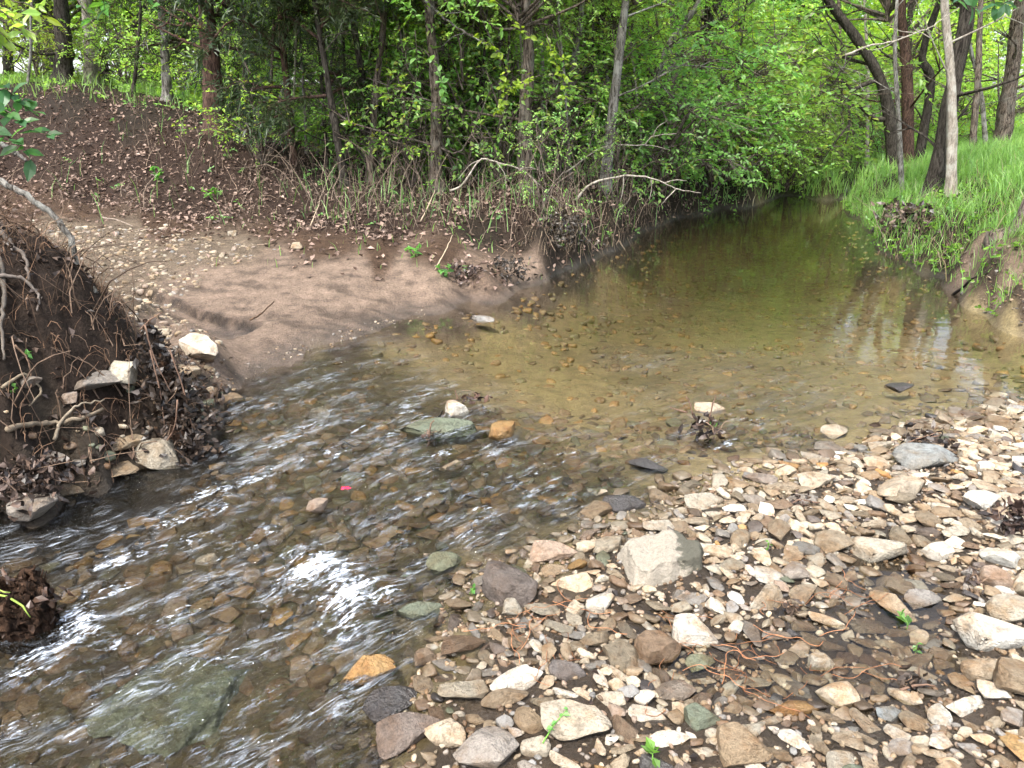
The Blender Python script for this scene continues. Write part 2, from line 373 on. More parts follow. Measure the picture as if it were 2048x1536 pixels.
# mound and bank behind the track
for px, py, Y in [(20, 350, 11.0), (200, 385, 10.0), (380, 410, 9.2), (520, 430, 8.8), (640, 440, 8.4), (760, 455, 8.0)]: cd(px, py, Y, 'L')
for px, py, Y in [(50, 270, 11.8), (200, 280, 11.2), (350, 310, 10.6), (450, 350, 10.0), (600, 390, 9.2), (740, 420, 8.6)]: cd(px, py, Y, 'L')
for px, py, Y in [(-200, 190, 13.0), (0, 192, 13), (130, 186, 12.8), (300, 218, 12.2), (420, 250, 11.4), (520, 300, 10.8), (640, 345, 10.2), (780, 385, 9.4)]: cd(px, py, Y, 'D')
for px, py, Y in [(900, 425, 8.6), (1000, 425, 8.5), (1060, 430, 8.4), (1140, 415, 9.2), (1230, 400, 10.2), (1330, 375, 12.2), (1450, 365, 14.5), (1560, 365, 17)]: cd(px, py, Y, 'L')
for px, py, Y in [(960, 470, 8.0), (1060, 490, 7.95), (1130, 480, 8.5), (1200, 455, 9.3), (1270, 430, 10.6)]: cd(px, py, Y, 'D')
for x, y, z in [(-12, 18, 2.0), (-7, 17, 1.85), (-18, 22, 2.2), (-12, 30, 2.5), (-3, 14, 1.05), (0, 13, .85), (-3, 22, 1.5), (2, 17, .9), (4, 24, 1.1), (-5, 45, 2.6), (8, 40, 1.4), (-30, 60, 4), (0, 90, 5), (30, 90, 4), (-60, 30, 4), (-30, 10, 2)]: cw(x, y, z, 'F')
# right bank
for px, py, z in [(1990, 588, .14), (2048, 612, .13), (1940, 550, .18), (2100, 590, .26)]: c(px, py, z, 'M')
for px, py, z in [(1990, 535, .33), (2048, 555, .36), (1930, 500, .35), (1880, 460, .36), (1850, 430, .40), (1800, 425, .34)]: c(px, py, z, 'D')
for px, py, z in [(1960, 460, .5), (2040, 440, .62), (1790, 395, .43), (1900, 390, .66), (2020, 370, .8), (1770, 370, .45), (1720, 360, .42), (1660, 352, .4), (1850, 340, .66), (1960, 320, .85), (2200, 400, .9)]: c(px, py, z, 'G')
for x, y, z in [(9, 14, .85), (12, 20, .95), (7.5, 20, .72), (14, 12, 1.2), (8, 7, .8), (6.5, 5, .5), (20, 20, 1.5), (14, 30, 1.1), (9, 28, .8), (22, 45, 2), (60, 30, 4)]: cw(x, y, z, 'G')
# near left eroded bank
for px, py in [(0, 1015), (120, 985), (230, 955), (330, 925), (420, 880), (450, 800)]: cb(px, py, 0.0, 'R')
for px, py, Y, t in [(0, 440, 4.0, 'E'), (70, 468, 3.95, 'E'), (130, 505, 3.9, 'E'), (200, 592, 3.8, 'E'), (245, 680, 3.75, 'E'), (290, 760, 3.8, 'R'), (0, 560, 3.5, 'E'), (0, 700, 3.25, 'E'), (110, 620, 3.55, 'E'), (0, 830, 3.05, 'E'),
                     (110, 760, 3.35, 'E'), (180, 800, 3.4, 'E'), (60, 890, 3.05, 'E'), (200, 880, 3.25, 'R'), (330, 860, 3.5, 'R'), (100, 930, 3.02, 'R'), (380, 790, 3.95, 'R'), (-150, 600, 3.2, 'E'), (-150, 850, 2.85, 'E')]: cd(px, py, Y, t)
for x, y, z, t in [(-2.1, 4.75, .26, 'M'), (-2.6, 5.2, .3, 'P'), (-3.4, 5.6, .4, 'P'), (-1.75, 4.45, .1, 'M'), (-3.6, 4.0, 1.15, 'E'), (-4.5, 4.2, 1.2, 'E'), (-3.2, 2.8, .9, 'E'), (-3.4, 1.8, .8, 'E'), (-2.6, 2.3, -.05, 'R'), (-3.2, 1.0, .3, 'E'), (-5, 0, 1.2, 'E'), (-6, 6, 1.0, 'E'), (-9, 9.5, .9, 'T'), (-8, 4, 1.3, 'E')]: cw(x, y, z, t)
CPx = np.array([[p[0], p[1], p[2]] for p in CP]); CPt = [p[3] for p in CP]
def warp(x, y):
    r = np.sqrt(x * x + y * y) + 1e-6; k = np.log1p(r * 1.2) / r
    return x * k, y * k
_qx, _qy = warp(CPx[:, 0], CPx[:, 1])
_D = np.sqrt((_qx[:, None] - _qx[None]) ** 2 + (_qy[:, None] - _qy[None]) ** 2 + 0.02 ** 2)
_W = np.linalg.solve(_D - 2e-3 * np.eye(len(_D)), CPx[:, 2] - 0.3)
TYPES = {  # linear albedo, wetness, roughness of relief
    'M': ((0.188, 0.135, 0.099), 0.35, .022), 'D': ((0.022, 0.016, 0.011), 0.15, .06), 'L': ((0.032, 0.021, 0.016), 0.05, .07),
    'G': ((0.047, 0.050, 0.019), 0.0, .05), 'P': ((0.128, 0.098, 0.070), 0.1, .025), 'S': ((0.250, 0.195, 0.095), 0.5, .022),
    'B': ((0.070, 0.048, 0.029), 0.9, .018), 'F': ((0.042, 0.038, 0.020), 0.0, .08), 'T': ((0.064, 0.040, 0.026), 0.1, .035),
    'E': ((0.022, 0.015, 0.011), 0.15, .15), 'R': ((0.040, 0.030, 0.020), 0.5, .03)}
TN = list(TYPES); _ti = np.array([TN.index(t) for t in CPt])
def base_z(x, y):
    x = np.atleast_1d(np.asarray(x, float)); y = np.atleast_1d(np.asarray(y, float))
    out = np.empty(x.shape); X = x.ravel(); Y = y.ravel(); o = out.ravel()
    for a in range(0, len(X), 20000):
        qx, qy = warp(X[a:a + 20000], Y[a:a + 20000])
        o[a:a + 20000] = 0.3 + np.sqrt((qx[:, None] - _qx) ** 2 + (qy[:, None] - _qy) ** 2 + 0.02 ** 2) @ _W
    return o.reshape(x.shape)
def types_at(x, y):
    """soft weights of each surface type"""
    X = np.asarray(x, float).ravel(); Y = np.asarray(y, float).ravel(); out = np.zeros((len(X), len(TN)))
    r = np.sqrt(X * X + Y * Y)
    X = X + 0.05 * r * fbm(X * 3 / (0.3 + 0.15 * r), Y * 3 / (0.3 + 0.15 * r), 5); Y = Y + 0.05 * r * fbm(X * 3 / (0.3 + 0.15 * r), Y * 3 / (0.3 + 0.15 * r), 9)
    E = np.eye(len(TN))[_ti]
    for a in range(0, len(X), 20000):
        qx, qy = warp(X[a:a + 20000], Y[a:a + 20000])
        wgt = 1.0 / ((qx[:, None] - _qx) ** 2 + (qy[:, None] - _qy) ** 2 + 2e-4) ** 2.5
        o = wgt @ E; out[a:a + 20000] = o / o.sum(1)[:, None]
    return out
_relief = np.array([TYPES[t][2] for t in TN])
def terrain(x, y, tw=None):
    shp = np.shape(x); x = np.asarray(x, float).ravel(); y = np.asarray(y, float).ravel()
    z = base_z(x, y)
    if tw is None: tw = types_at(x, y)
    amp = tw @ _relief
    z = z + amp * (fbm(x * 2.2, y * 2.2, 1, 5) * 0.9 + 0.8 * np.abs(fbm(x * 5, y * 5, 2, 3)) - 0.15 + .35 * fbm(x * 16, y * 16, 8, 3))
    for k in range(len(SCARP) - 1):
        a, b = SCARP[k], SCARP[k + 1]; d = b - a; L_ = np.hypot(*d); d = d / L_
        al = (x - a[0]) * d[0] + (y - a[1]) * d[1]; sd = (x - a[0]) * d[1] - (y - a[1]) * d[0] + .05 * vn(x * 9, y * 9, 77)
        z = z - .06 * sst(-.02, .02, sd) * (1 - sst(.1, .6, sd)) * sst(-.06, .06, al) * (1 - sst(L_ - .06, L_ + .06, al))
    return z.reshape(shp)
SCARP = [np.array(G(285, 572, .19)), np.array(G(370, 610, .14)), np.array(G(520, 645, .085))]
def tz(x, y): return float(terrain(np.array([x]), np.array([y]))[0])

az = np.radians(np.concatenate([np.linspace(-44, 44, 560), np.linspace(44, 316, 76)[1:-1]]))
rr = [0.55]
while rr[-1] < 20: rr.append(rr[-1] * 1.0082)
while rr[-1] < 260: rr.append(rr[-1] * 1.035)
rr = np.array(rr)
gx = (rr[:, None] * np.sin(az)[None]); gy = (rr[:, None] * np.cos(az)[None])
fx, fy = gx.ravel(), gy.ravel()
TW = types_at(fx, fy)
gz = terrain(fx, fy, TW)
alb = np.array([TYPES[t][0] for t in TN]); wet = np.array([TYPES[t][1] for t in TN])
gc = TW @ alb; gw = TW @ wet
over = gz - wlev(fx, fy)
soak = 1 - sst(0.0, 0.10, over)
rfl = sst(-.4, .4, (fx - A0[0]) * FLOW[0] + (fy - A0[1]) * FLOW[1]) * TW[:, TN.index('S')]; gc = gc * (1 - .5 * rfl)[:, None]
gw = np.clip(np.maximum(gw, soak * 0.9), 0, 1)
gc = gc * (1 - 0.5 * soak * (TW[:, TN.index('M')] + TW[:, TN.index('B')]))[:, None]
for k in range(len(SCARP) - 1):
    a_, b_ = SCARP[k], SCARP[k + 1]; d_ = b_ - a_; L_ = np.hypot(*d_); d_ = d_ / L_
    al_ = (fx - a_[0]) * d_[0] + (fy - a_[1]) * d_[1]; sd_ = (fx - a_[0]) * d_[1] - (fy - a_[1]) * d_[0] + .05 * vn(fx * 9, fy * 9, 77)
    mk = np.exp(-(sd_ / .045) ** 2) * sst(-.04, .04, al_) * (1 - sst(L_ - .04, L_ + .04, al_)) * sst(-.45, -.1, vn(fx * 14, fy * 14, 78)); gc = gc * (1 - .75 * mk)[:, None]  # darker soil along the scarp wall, with its shade put into the colour
# dark silt patches on the sandy mud
pat = sst(0.06, 0.34, fbm(fx * 4.5 + 2.5 * fy, fy * 13, 31, 5) * .9 + .4 * fbm(fx * 1.1, fy * 2.2, 35, 2)) * TW[:, TN.index('M')]
gc = gc * (1 - 0.45 * pat)[:, None]
na, nr = len(az), len(rr)
i = np.arange(nr - 1)[:, None] * na; j = np.arange(na)[None]; j2 = (j + 1) % na
Q = np.stack([i + j, i + na + j, i + na + j2, i + j2], -1).reshape(-1, 4)
V = np.stack([fx, fy, gz], 1); V = np.vstack([V, [[0, 0, float(gz[:na].mean())]]])
T = np.stack([np.full(na, nr * na), np.arange(na), (np.arange(na) + 1) % na], 1)[:, ::-1]
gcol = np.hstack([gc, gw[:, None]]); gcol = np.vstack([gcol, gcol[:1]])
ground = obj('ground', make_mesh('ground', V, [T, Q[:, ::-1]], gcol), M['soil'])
tag(ground, kind='structure', label='dark soil banks, tan mud beach and brown creek bed')

# ================================================================== STONES: shapes
def ico(sub):
    bm = bmesh.new(); bmesh.ops.create_icosphere(bm, subdivisions=sub, radius=1.0)
    V = np.array([v.co[:] for v in bm.verts]); T = np.array([[v.index for v in f.verts] for f in bm.faces]); bm.free(); return V, T
ICO = {s: ico(s) for s in (1, 2, 3, 4, 5)}
def rock_shape(seed, sub=3, cuts=9, dims=(1, .66, .42), depth=(.42, .8), rough=.03):
    g = np.random.default_rng(seed); V, T = ICO[sub]; V = V.copy()
    for k in range(cuts):
        n = g.normal(size=3); n /= np.linalg.norm(n); d = g.uniform(*depth)
        V = V - n * np.maximum(0, V @ n - d)[:, None]
    for ax, d in ((2, .62), ):        # a flat bedding plane above and below
        for sg in (1, -1):
            n = np.zeros(3); n[ax] = sg; n[:2] = g.normal(size=2) * .12; n /= np.linalg.norm(n)
            V = V - n * np.maximum(0, V @ n - d * g.uniform(.7, 1))[:, None]
    V = V / (V.max(0) - V.min(0)) * 2; V -= (V.max(0) + V.min(0)) / 2
    V = V * .92 + .08 * V / (np.linalg.norm(V, axis=1)[:, None] + 1e-9) * np.linalg.norm(V, axis=1).mean()
    for k in range(7):
        kk = g.normal(size=3) * (1.5 + k * 1.1); V = V + (rough * 1.6 / (1 + .5 * k)) * np.sin(V @ kk + g.uniform(0, 6.28))[:, None] * g.normal(size=3) * .6
    return V * np.array(dims) * .5, T       # unit length along x
SHAPES = []
KIND_DIMS = {'slab': (1, .62, .2), 'chunk': (1, .74, .52), 'splinter': (1, .38, .27), 'cobble': (1, .8, .58), 'wedge': (1, .55, .34)}
ROCK = {}
for kd, (kind, dims) in enumerate(KIND_DIMS.items()):
    ROCK[kind] = []
    for s in range(5):
        cuts = {'slab': 14, 'chunk': 20, 'splinter': 14, 'cobble': 12, 'wedge': 16}[kind]
        V, T = rock_shape(100 * kd + s, 5 if s < 2 else 4, cuts, dims, (.55, .8) if kind == 'cobble' else (.3, .68), .018)
        ROCK[kind].append(make_mesh('stone', V, [T])); ROCK[kind][-1].materials.append(M['stone'])
def block_shape():
    V, T = ICO[5]; V = V.copy()
    for n, d in [((0, 0, 1), .42), ((.10, .05, 1), .44), ((0, 0, -1), .5), ((1, .1, .1), .62), ((-1, .35, .15), .58), ((.15, 1, .1), .55), ((-.2, -1, .25), .50), ((.7, -.8, .1), .66), ((-.8, -.6, .4), .68), ((.9, .6, .5), .72), ((.3, -.6, .8), .62), ((-.5, .2, .9), .60)]:
        n = np.array(n); n = n / np.linalg.norm(n); V = V - n * np.maximum(0, V @ n - d)[:, None]
    V = V / (V.max(0) - V.min(0)) * np.array([1, .72, .42]); g = np.random.default_rng(3)
    for k in range(9): V = V + .012 / (1 + .3 * k) * np.sin(V @ (g.normal(size=3) * (6 + 5 * k)) + g.uniform(0, 6))[:, None] * g.normal(size=3)
    return V, T
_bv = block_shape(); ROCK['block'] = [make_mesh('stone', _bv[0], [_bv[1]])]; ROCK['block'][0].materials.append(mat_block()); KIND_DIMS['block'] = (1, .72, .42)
_pv = _bv[0] * np.array([1, 1.15, .30]); ROCK['plate'] = [make_mesh('stone', _pv, [_bv[1]])]; ROCK['plate'][0].materials.append(M['stone']); KIND_DIMS['plate'] = (1, .83, .126)
LOW = {2: [rock_shape(900 + s, 3, 12, d, (.32, .7), .015) for s, d in enumerate([(1, .7, .3), (1, .55, .35), (1, .8, .5), (1, .45, .3), (1, .65, .24), (1, .75, .4)])],
       1: [rock_shape(950 + s, 2, 7, d, (.4, .8), .03) for s, d in enumerate([(1, .7, .4), (1, .8, .6), (1, .6, .35), (1, .75, .5)])]}
PAL = {  # linear albedo, wetness
    'cream': ((.345, .295, .222), .05), 'white': ((.47, .43, .362), .0), 'tan': ((.215, .168, .112), .25), 'brown': ((.145, .098, .06), .5),
    'ochre': ((.28, .17, .065), .6), 'grey': ((.22, .20, .175), .35), 'green': ((.115, .125, .082), .55), 'dark': ((.045, .038, .034), .75),
    'moss': ((.19, .20, .13), .4), 'purple': ((.115, .093, .078), .4), 'pinkish': ((.25, .195, .15), .3), 'bluegrey': ((.165, .175, .17), .2)}
def stone_color(cls, g=random):
    (r_, g_, b_), wt = PAL[cls]; k = g.uniform(.8, 1.15); t = g.uniform(-.06, .06)
    return (r_ * k * (1 + t), g_ * k, b_ * k * (1 - t), min(1, max(0, wt + g.uniform(-.08, .12))))
def joined_stones(name, recs, sub, mat, label, cat=None, parent=None):
    """recs: x, y, z, length, yaw, tilt, roll, rgba -> one 'stuff' mesh"""
    mb = MB(); lib = LOW[sub]
    for (x, y, z, L, yaw, tx, ty, colr) in recs:
        V, T = lib[random.randrange(len(lib))]
        cz, sz = math.cos(yaw), math.sin(yaw)
        Rz = np.array([[cz, -sz, 0], [sz, cz, 0], [0, 0, 1]])
        Rx = np.array([[1, 0, 0], [0, math.cos(tx), -math.sin(tx)], [0, math.sin(tx), math.cos(tx)]])
        Ry = np.array([[math.cos(ty), 0, math.sin(ty)], [0, 1, 0], [-math.sin(ty), 0, math.cos(ty)]])
        mb.add((V * L) @ (Rz @ Rx @ Ry).T + (x, y, z), T, None, np.array(colr))
    o = obj(name, mb.mesh(name), mat, parent); tag(o, label, cat, None, 'stuff'); return o

def hit(px, py, off=0.0):
    """the first point of the ground seen at this photo pixel"""
    dx, dy, dz = ray(px, py); t = np.geomspace(1.0, 40, 240)
    X_, Y_, Z_ = dx * t, dy * t, H + dz * t; q = np.argmax(Z_ < terrain(X_, Y_)); q = q if q else 239
    t0, t1 = t[max(0, q - 1)], t[q]; tt = np.linspace(t0, t1, 25); q = np.argmax(H + dz * tt < terrain(dx * tt, dy * tt))
    t_ = tt[q] - off; return np.array([dx * t_, dy * t_, H + dz * t_])
# ------------------------------------------------------------------ hero stones: px, py, width px, kind, class, yaw deg, tilt, label
def spot(px, py): return tuple(hit(px, py))
HERO = [
 (1322, 1128, 200, 'block', 'cream', 28, (4, -2), .58, 'largest pale limestone block on the gravel bar, dark band along its edge'),
 (1018, 1182, 130, 'cobble', 'purple', -22, (-6, 14), .9, 'rounded brown-grey slab tilted into the water at the bar edge'),
 (1105, 1115, 98, 'wedge', 'pinkish', -8, (6, 0), 1, 'pinkish brown flat stone at the riffle edge behind the rounded slab'),
 (890, 1132, 82, 'slab', 'green', 12, (8, 6), 1.5, 'dark greenish wedge standing out of the riffle'),
 (838, 1225, 98, 'slab', 'green', 18, (16, -4), 1.2, 'mossy green slab at the foot of the white water'),
 (1025, 1220, 42, 'cobble', 'cream', 0, (0, 0), 1, 'small cream knob of stone below the rounded brown-grey slab'),
 (735, 1350, 115, 'wedge', 'ochre', 22, (8, 0), .9, 'wet orange ochre wedge lying in shallow water'),
 (785, 1414, 120, 'slab', 'dark', 8, (8, 0), 1.3, 'black wet slab below the orange ochre wedge'),
 (812, 1478, 135, 'wedge', 'purple', 24, (10, 0), 1.1, 'dark purple-grey slab at the lower edge of the gravel bar'),
 (850, 1320, 46, 'cobble', 'brown', 30, (0, 0), 1, 'rounded red-brown cobble in the shallow edge water'),
 (972, 1512, 130, 'chunk', 'grey', 15, (6, 4), .9, 'broad grey-green stone cut by the lower picture edge'),
 (1035, 1368, 112, 'wedge', 'white', 10, (8, 0), .9, 'long white stone lying above a tan bar of stone'),
 (1010, 1404, 100, 'splinter', 'tan', 4, (6, 0), 1.2, 'long tan bar-shaped stone under the long white stone'),
 (1137, 1348, 80, 'slab', 'purple', -14, (6, 0), 1.4, 'dark purple slab beside the long white stone'),
 (1384, 1274, 92, 'cobble', 'white', 0, (4, 0), .8, 'bright white oval stone beside a puddle'),
 (1200, 1212, 70, 'chunk', 'white', 30, (10, 0), .8, 'white angular stone with thin red roots at its foot'),
 (1150, 1455, 150, 'wedge', 'cream', -14, (8, 0), .85, 'long cream stone beneath the green sprig'),
 (1530, 1208, 98, 'wedge', 'cream', 28, (10, 8), 1.2, 'pointed cream block with a dark hollow under its end'),
 (1750, 1110, 122, 'chunk', 'cream', -14, (8, 4), .8, 'thick cream brick-shaped stone in the middle of the bar'),
 (1874, 1110, 56, 'chunk', 'white', 10, (0, 0), 1.1, 'blocky white knob standing in a shallow puddle'),
 (1785, 1215, 100, 'slab', 'tan', -38, (12, 0), 1, 'wet tan slab slanting down beside the dark flat stone'),
 (1985, 1285, 150, 'chunk', 'white', -28, (14, 6), 1, 'large white rock at the muddy side of the bar'),
 (2028, 1232, 110, 'chunk', 'cream', -22, (8, 0), .9, 'cream rock above the large white rock'),
 (1962, 1348, 76, 'cobble', 'cream', 10, (0, 0), 1, 'mottled cream cobble below the large white rock'),
 (1985, 1392, 66, 'wedge', 'white', -40, (6, 0), 1.2, 'white wedge leaning on the brick-like white stone'),
 (1930, 1420, 96, 'splinter', 'white', 8, (6, 0), 1.3, 'white brick-like stone beside the mud patch'),
 (1810, 1400, 70, 'wedge', 'cream', -55, (14, 0), 1.2, 'triangular pale stone with a dark side by the mud patch'),
 (1675, 1397, 78, 'chunk', 'cream', 12, (6, 0), .8, 'cream stone at the end of the long puddle'),
 (1640, 1330, 50, 'cobble', 'cream', 0, (0, 0), 1, 'rounded cream cobble standing in the long puddle'),
 (1652, 1250, 76, 'splinter', 'cream', -32, (6, 0), 1.3, 'grey-cream rod-like stone above the long puddle'),
 (1400, 1440, 66, 'cobble', 'green', 22, (0, 0), .8, 'smooth grey-green stone among cream stones'),
 (1338, 1484, 88, 'splinter', 'white', -6, (4, 0), 1.1, 'white bar-shaped stone near the lower picture edge'),
 (1200, 1502, 60, 'splinter', 'cream', 80, (4, 0), 1.5, 'cream finger-shaped stone pointing at the lower picture edge'),
 (1070, 1500, 64, 'cobble', 'cream', 12, (0, 0), .9, 'rounded cream cobble beside the broad grey-green stone'),
 (890, 1475, 100, 'wedge', 'cream', -35, (8, 0), 1.1, 'cream waisted stone beside the dark purple-grey slab'),
 (1312, 1305, 92, 'cobble', 'brown', 20, (0, 0), .9, 'brown wet boulder half sunk in a clear puddle'),
 (1585, 1485, 80, 'splinter', 'white', -58, (6, 0), 1.2, 'white rod-shaped stone slanting at the lower picture edge'),
 (1640, 1500, 70, 'splinter', 'tan', -70, (6, 0), 1.2, 'tan rod-shaped stone next to the slanting white one'),
 (1480, 1500, 105, 'cobble', 'tan', 10, (0, 0), .8, 'broad tan boulder cut by the lower picture edge'),
 (1852, 928, 140, 'slab', 'bluegrey', -4, (3, 0), 1.4, 'flat blue-grey slab on the far side of the gravel bar'),
 (1960, 1010, 80, 'wedge', 'white', 22, (10, 0), 1.2, 'white tilted stone near the dark leaf clump'),
 (1800, 985, 110, 'wedge', 'cream', 14, (6, 0), 1, 'long cream stone in front of the blue-grey slab'),
 (1630, 968, 85, 'wedge', 'cream', 10, (6, 0), .8, 'cream flat stone at the water line of the upper bar'),
 (1410, 1008, 90, 'slab', 'cream', 8, (8, 0), 1, 'thin cream slab with a lifted edge at the riffle side'),
 (1250, 1014, 92, 'slab', 'dark', -4, (4, 0), 1.2, 'dark wet slab at the riffle edge above the limestone block'),
 (1670, 867, 72, 'slab', 'cream', 14, (4, 0), 1, 'thin cream slab alone in the clear shallows'),
 (1800, 1002, 60, 'chunk', 'tan', 0, (0, 0), .8, 'tan stone tucked under the long cream stone'),
 (1780, 1430, 60, 'slab', 'bluegrey', 4, (4, 0), 1.1, 'small slate-grey flat stone in mud'),
 (1845, 1205, 80, 'slab', 'grey', -6, (8, 0), 1.4, 'dark grey flat stone bridging the puddle'),
 (1400, 1330, 64, 'slab', 'green', -5, (6, 0), 1.2, 'greenish thin slab under the bright oval stone'),
 (1480, 1085, 70, 'wedge', 'tan', 50, (12, 0), 1, 'tan upright wedge behind the limestone block'),
 (1555, 1070, 60, 'cobble', 'tan', 70, (12, 0), 1, 'tan standing cobble near the limestone block'),
 # riffle
 (875, 862, 150, 'slab', 'green', 6, (6, -4), .9, 'wet grey-green slab spilling water at the head of the riffle'),
 (1005, 874, 62, 'cobble', 'ochre', 20, (0, 0), 1.1, 'golden pitted rock beside the grey-green riffle slab'),
 (912, 830, 46, 'cobble', 'white', 40, (0, 10), 1.3, 'cream knob perched on the grey-green riffle slab'),
 (905, 938, 56, 'wedge', 'tan', 22, (8, 0), 1, 'tan wet wedge poking out of the riffle'),
 (482, 882, 82, 'wedge', 'tan', 28, (4, 0), .7, 'tan stone awash near the black driftwood pile'),
 (352, 1412, 280, 'plate', 'moss', -14, (2, 0), 1.0, 'big greenish flat slab under the water in front'),
 (415, 1122, 46, 'cobble', 'white', 5, (0, 0), .8, 'single whitish stone under the fast water'),
 (635, 1018, 46, 'cobble', 'pinkish', 20, (0, 0), .9, 'single pinkish stone near the red leaf'),
 (600, 830, 60, 'cobble', 'tan', 0, (0, 0), .7, 'tan rounded stone awash where the water breaks'),
 (640, 830, 44, 'cobble', 'white', 0, (0, 0), .8, 'whitish cobble awash at the head of the riffle'),
 (1420, 822, 66, 'slab', 'cream', 3, (3, 0), 1.3, 'cream flat stone under the leafy twig clump in midstream'),
 (1295, 935, 80, 'slab', 'dark', -6, (8, 0), 1, 'dark slab breaking the surface of the rapid'),
 (1800, 780, 60, 'wedge', 'dark', 5, (0, 0), .8, 'dark stone breaking the still shallows'),
 (965, 642, 52, 'slab', 'grey', -6, (0, 0), 1.3, 'grey stone just showing above the pool'),
 (1110, 1145, 60, 'slab', 'tan', -6, (4, 0), 1, 'tan flat stone below the pinkish flat stone'),
 (1145, 1170, 90, 'wedge', 'cream', -8, (8, 0), .7, 'cream edge-on stone in the trickle beside the limestone block'),
 # left shore
 (405, 712, 105, 'wedge', 'white', -42, (16, 10), 1.2, 'bright white jagged rock on the shore beyond the driftwood'),
 (236, 752, 100, 'wedge', 'cream', -38, (12, 8), 1.1, 'pale slanted slab leaning on the eroded bank'),
 (320, 668, 62, 'slab', 'cream', -26, (6, 0), 1, 'pale flat stone behind the driftwood tip'),
 (318, 920, 98, 'chunk', 'cream', 8, (8, 0), 1.1, 'pale chunky rock at the water edge below the driftwood'),
 (255, 893, 78, 'wedge', 'tan', 22, (8, 0), 1, 'tan rock behind the pale chunky rock'),
 (162, 928, 50, 'wedge', 'grey', -40, (10, 0), .7, 'grey pointed stone among black leaves'),
 (90, 915, 90, 'slab', 'grey', 5, (6, 0), .7, 'grey ledge stone low on the eroded bank'),
 (150, 985, 90, 'slab', 'tan', 8, (4, 0), 1.0, 'tan ledge stone at the water line below the black leaf mat'),
 (60, 1020, 110, 'chunk', 'grey', -10, (5, 0), .7, 'grey-brown rock at the water line beside the picture edge'),
 (230, 945, 100, 'slab', 'tan', 4, (3, 0), .8, 'tan slab under shallow edge water'),
 (140, 800, 40, 'cobble', 'pinkish', 0, (0, 0), 1, 'small pinkish stone on the eroded bank'),
 (190, 770, 110, 'slab', 'grey', 4, (3, 0), 1.2, 'grey-brown ledge beneath the pale slanted slab'),
 (60, 770, 50, 'chunk', 'grey', 20, (5, 0), 1, 'grey-brown block beside the root on the eroded bank'),
 (455, 800, 70, 'slab', 'tan', 5, (3, 0), 1, 'tan flat stone at the water edge beside the driftwood'),
 (375, 750, 50, 'chunk', 'cream', 30, (8, 0), 1, 'cream stone just under the bright jagged rock'),
 (465, 470, 22, 'cobble', 'cream', 0, (0, 0), 1, 'small cream stone on the dark bank toe'),
 (595, 497, 26, 'cobble', 'cream', 0, (0, 0), 1, 'cream cobble at the far side of the mud beach'),
]
LM = []          # landmarks for labels
taken = []       # x, y, radius
for (px, py, wpx, kind, cls, yaw, tilt, hk, label) in HERO:
    x, y, z = spot(px, py); wz = float(wlev(x, y)); sub = 'under the water' in label or 'awash' in label or 'fast water' in label or 'shallow edge water' in label
    if z < wz - .01 and not sub:
        z = wz - .012; x, y = G(px, py, z)
    L = wpx / px_per_m(x, y, z)
    me = random.choice(ROCK[kind])
    d = KIND_DIMS[kind]
    sink = .5 * d[2] * L * hk
    o = obj('stone', me, None, None, (x, y, z + sink * .55), (R(tilt[0]), R(tilt[1]), R(yaw + random.uniform(-6, 6))), (L, L * random.uniform(.9, 1.1), L * hk))
    o.color = stone_color(cls)
    tag(o, label, 'stone', 'larger stones along the creek')
    taken.append((x, y, L * .42)); LM.append((x, y, label))
    if 'awash' in label or 'fast water' in label: o.location.z = z + sink * .25
    if 'big greenish' in label: o.location.z = wz - .030 - sink * .9; o.scale.y *= 1.15
# ------------------------------------------------------------------ scattered stones on the bar
def poly_world(pts): return np.array([G(*p) for p in pts])
def inside(P, x, y):
    n = len(P); r = np.zeros(np.shape(x), bool); j_ = n - 1
    for k in range(n):
        a, b = P[k], P[j_]
        cnd = ((a[1] > y) != (b[1] > y)) & (x < (b[0] - a[0]) * (y - a[1]) / (b[1] - a[1] + 1e-12) + a[0]); r ^= cnd; j_ = k
    return r
BAR = poly_world([(640, 1620), (740, 1420), (850, 1270), (900, 1120), (1100, 1060), (1250, 990), (1480, 930), (1700, 890), (1850, 830), (2048, 760), (2300, 780), (2600, 1000), (2700, 1620)])
RIF = poly_world([(470, 770), (1000, 790), (1500, 830), (1800, 860), (1480, 940), (1250, 1000), (1100, 1070), (900, 1130), (850, 1280), (740, 1430), (640, 1640), (-300, 1640), (-300, 1080), (100, 1010), (330, 940), (440, 870)])
POOL = poly_world([(470, 755), (690, 685), (940, 608), (1110, 555), (1240, 500), (1350, 445), (1600, 420), (1760, 440), (1890, 570), (2060, 680), (2300, 720), (2100, 780), (1850, 840), (1500, 840), (1000, 800), (480, 775)])
def dart(poly, sizes, pack=.62, tries=40):
    lo, hi = poly.min(0), poly.max(0); pts = []
    cell = {}; cs = .16
    def put(x, y, r): cell.setdefault((int(x // cs), int(y // cs)), []).append((x, y, r))
    for (x, y, r) in taken: put(x, y, r)
    for L in sizes:
        r = L * .5 * pack
        for _ in range(tries):
            x = random.uniform(lo[0], hi[0]); y = random.uniform(lo[1], hi[1])
            if not inside(poly, np.array(x), np.array(y)): continue
            ok = True; ci, cj = int(x // cs), int(y // cs)
            for a in (-1, 0, 1):
                for b in (-1, 0, 1):
                    for (u, v, q) in cell.get((ci + a, cj + b), ()):
                        if (u - x) ** 2 + (v - y) ** 2 < (r + q) ** 2: ok = False; break
                    if not ok: break
                if not ok: break
            if ok: put(x, y, r); pts.append((x, y, L)); taken.append((x, y, r)); break
    return pts
sizes = sorted([random.lognormvariate(math.log(.058), .42) for _ in range(2600)], reverse=True)
sizes = [min(s, .15) for s in sizes]
pts = dart(BAR, sizes, .60, 30)
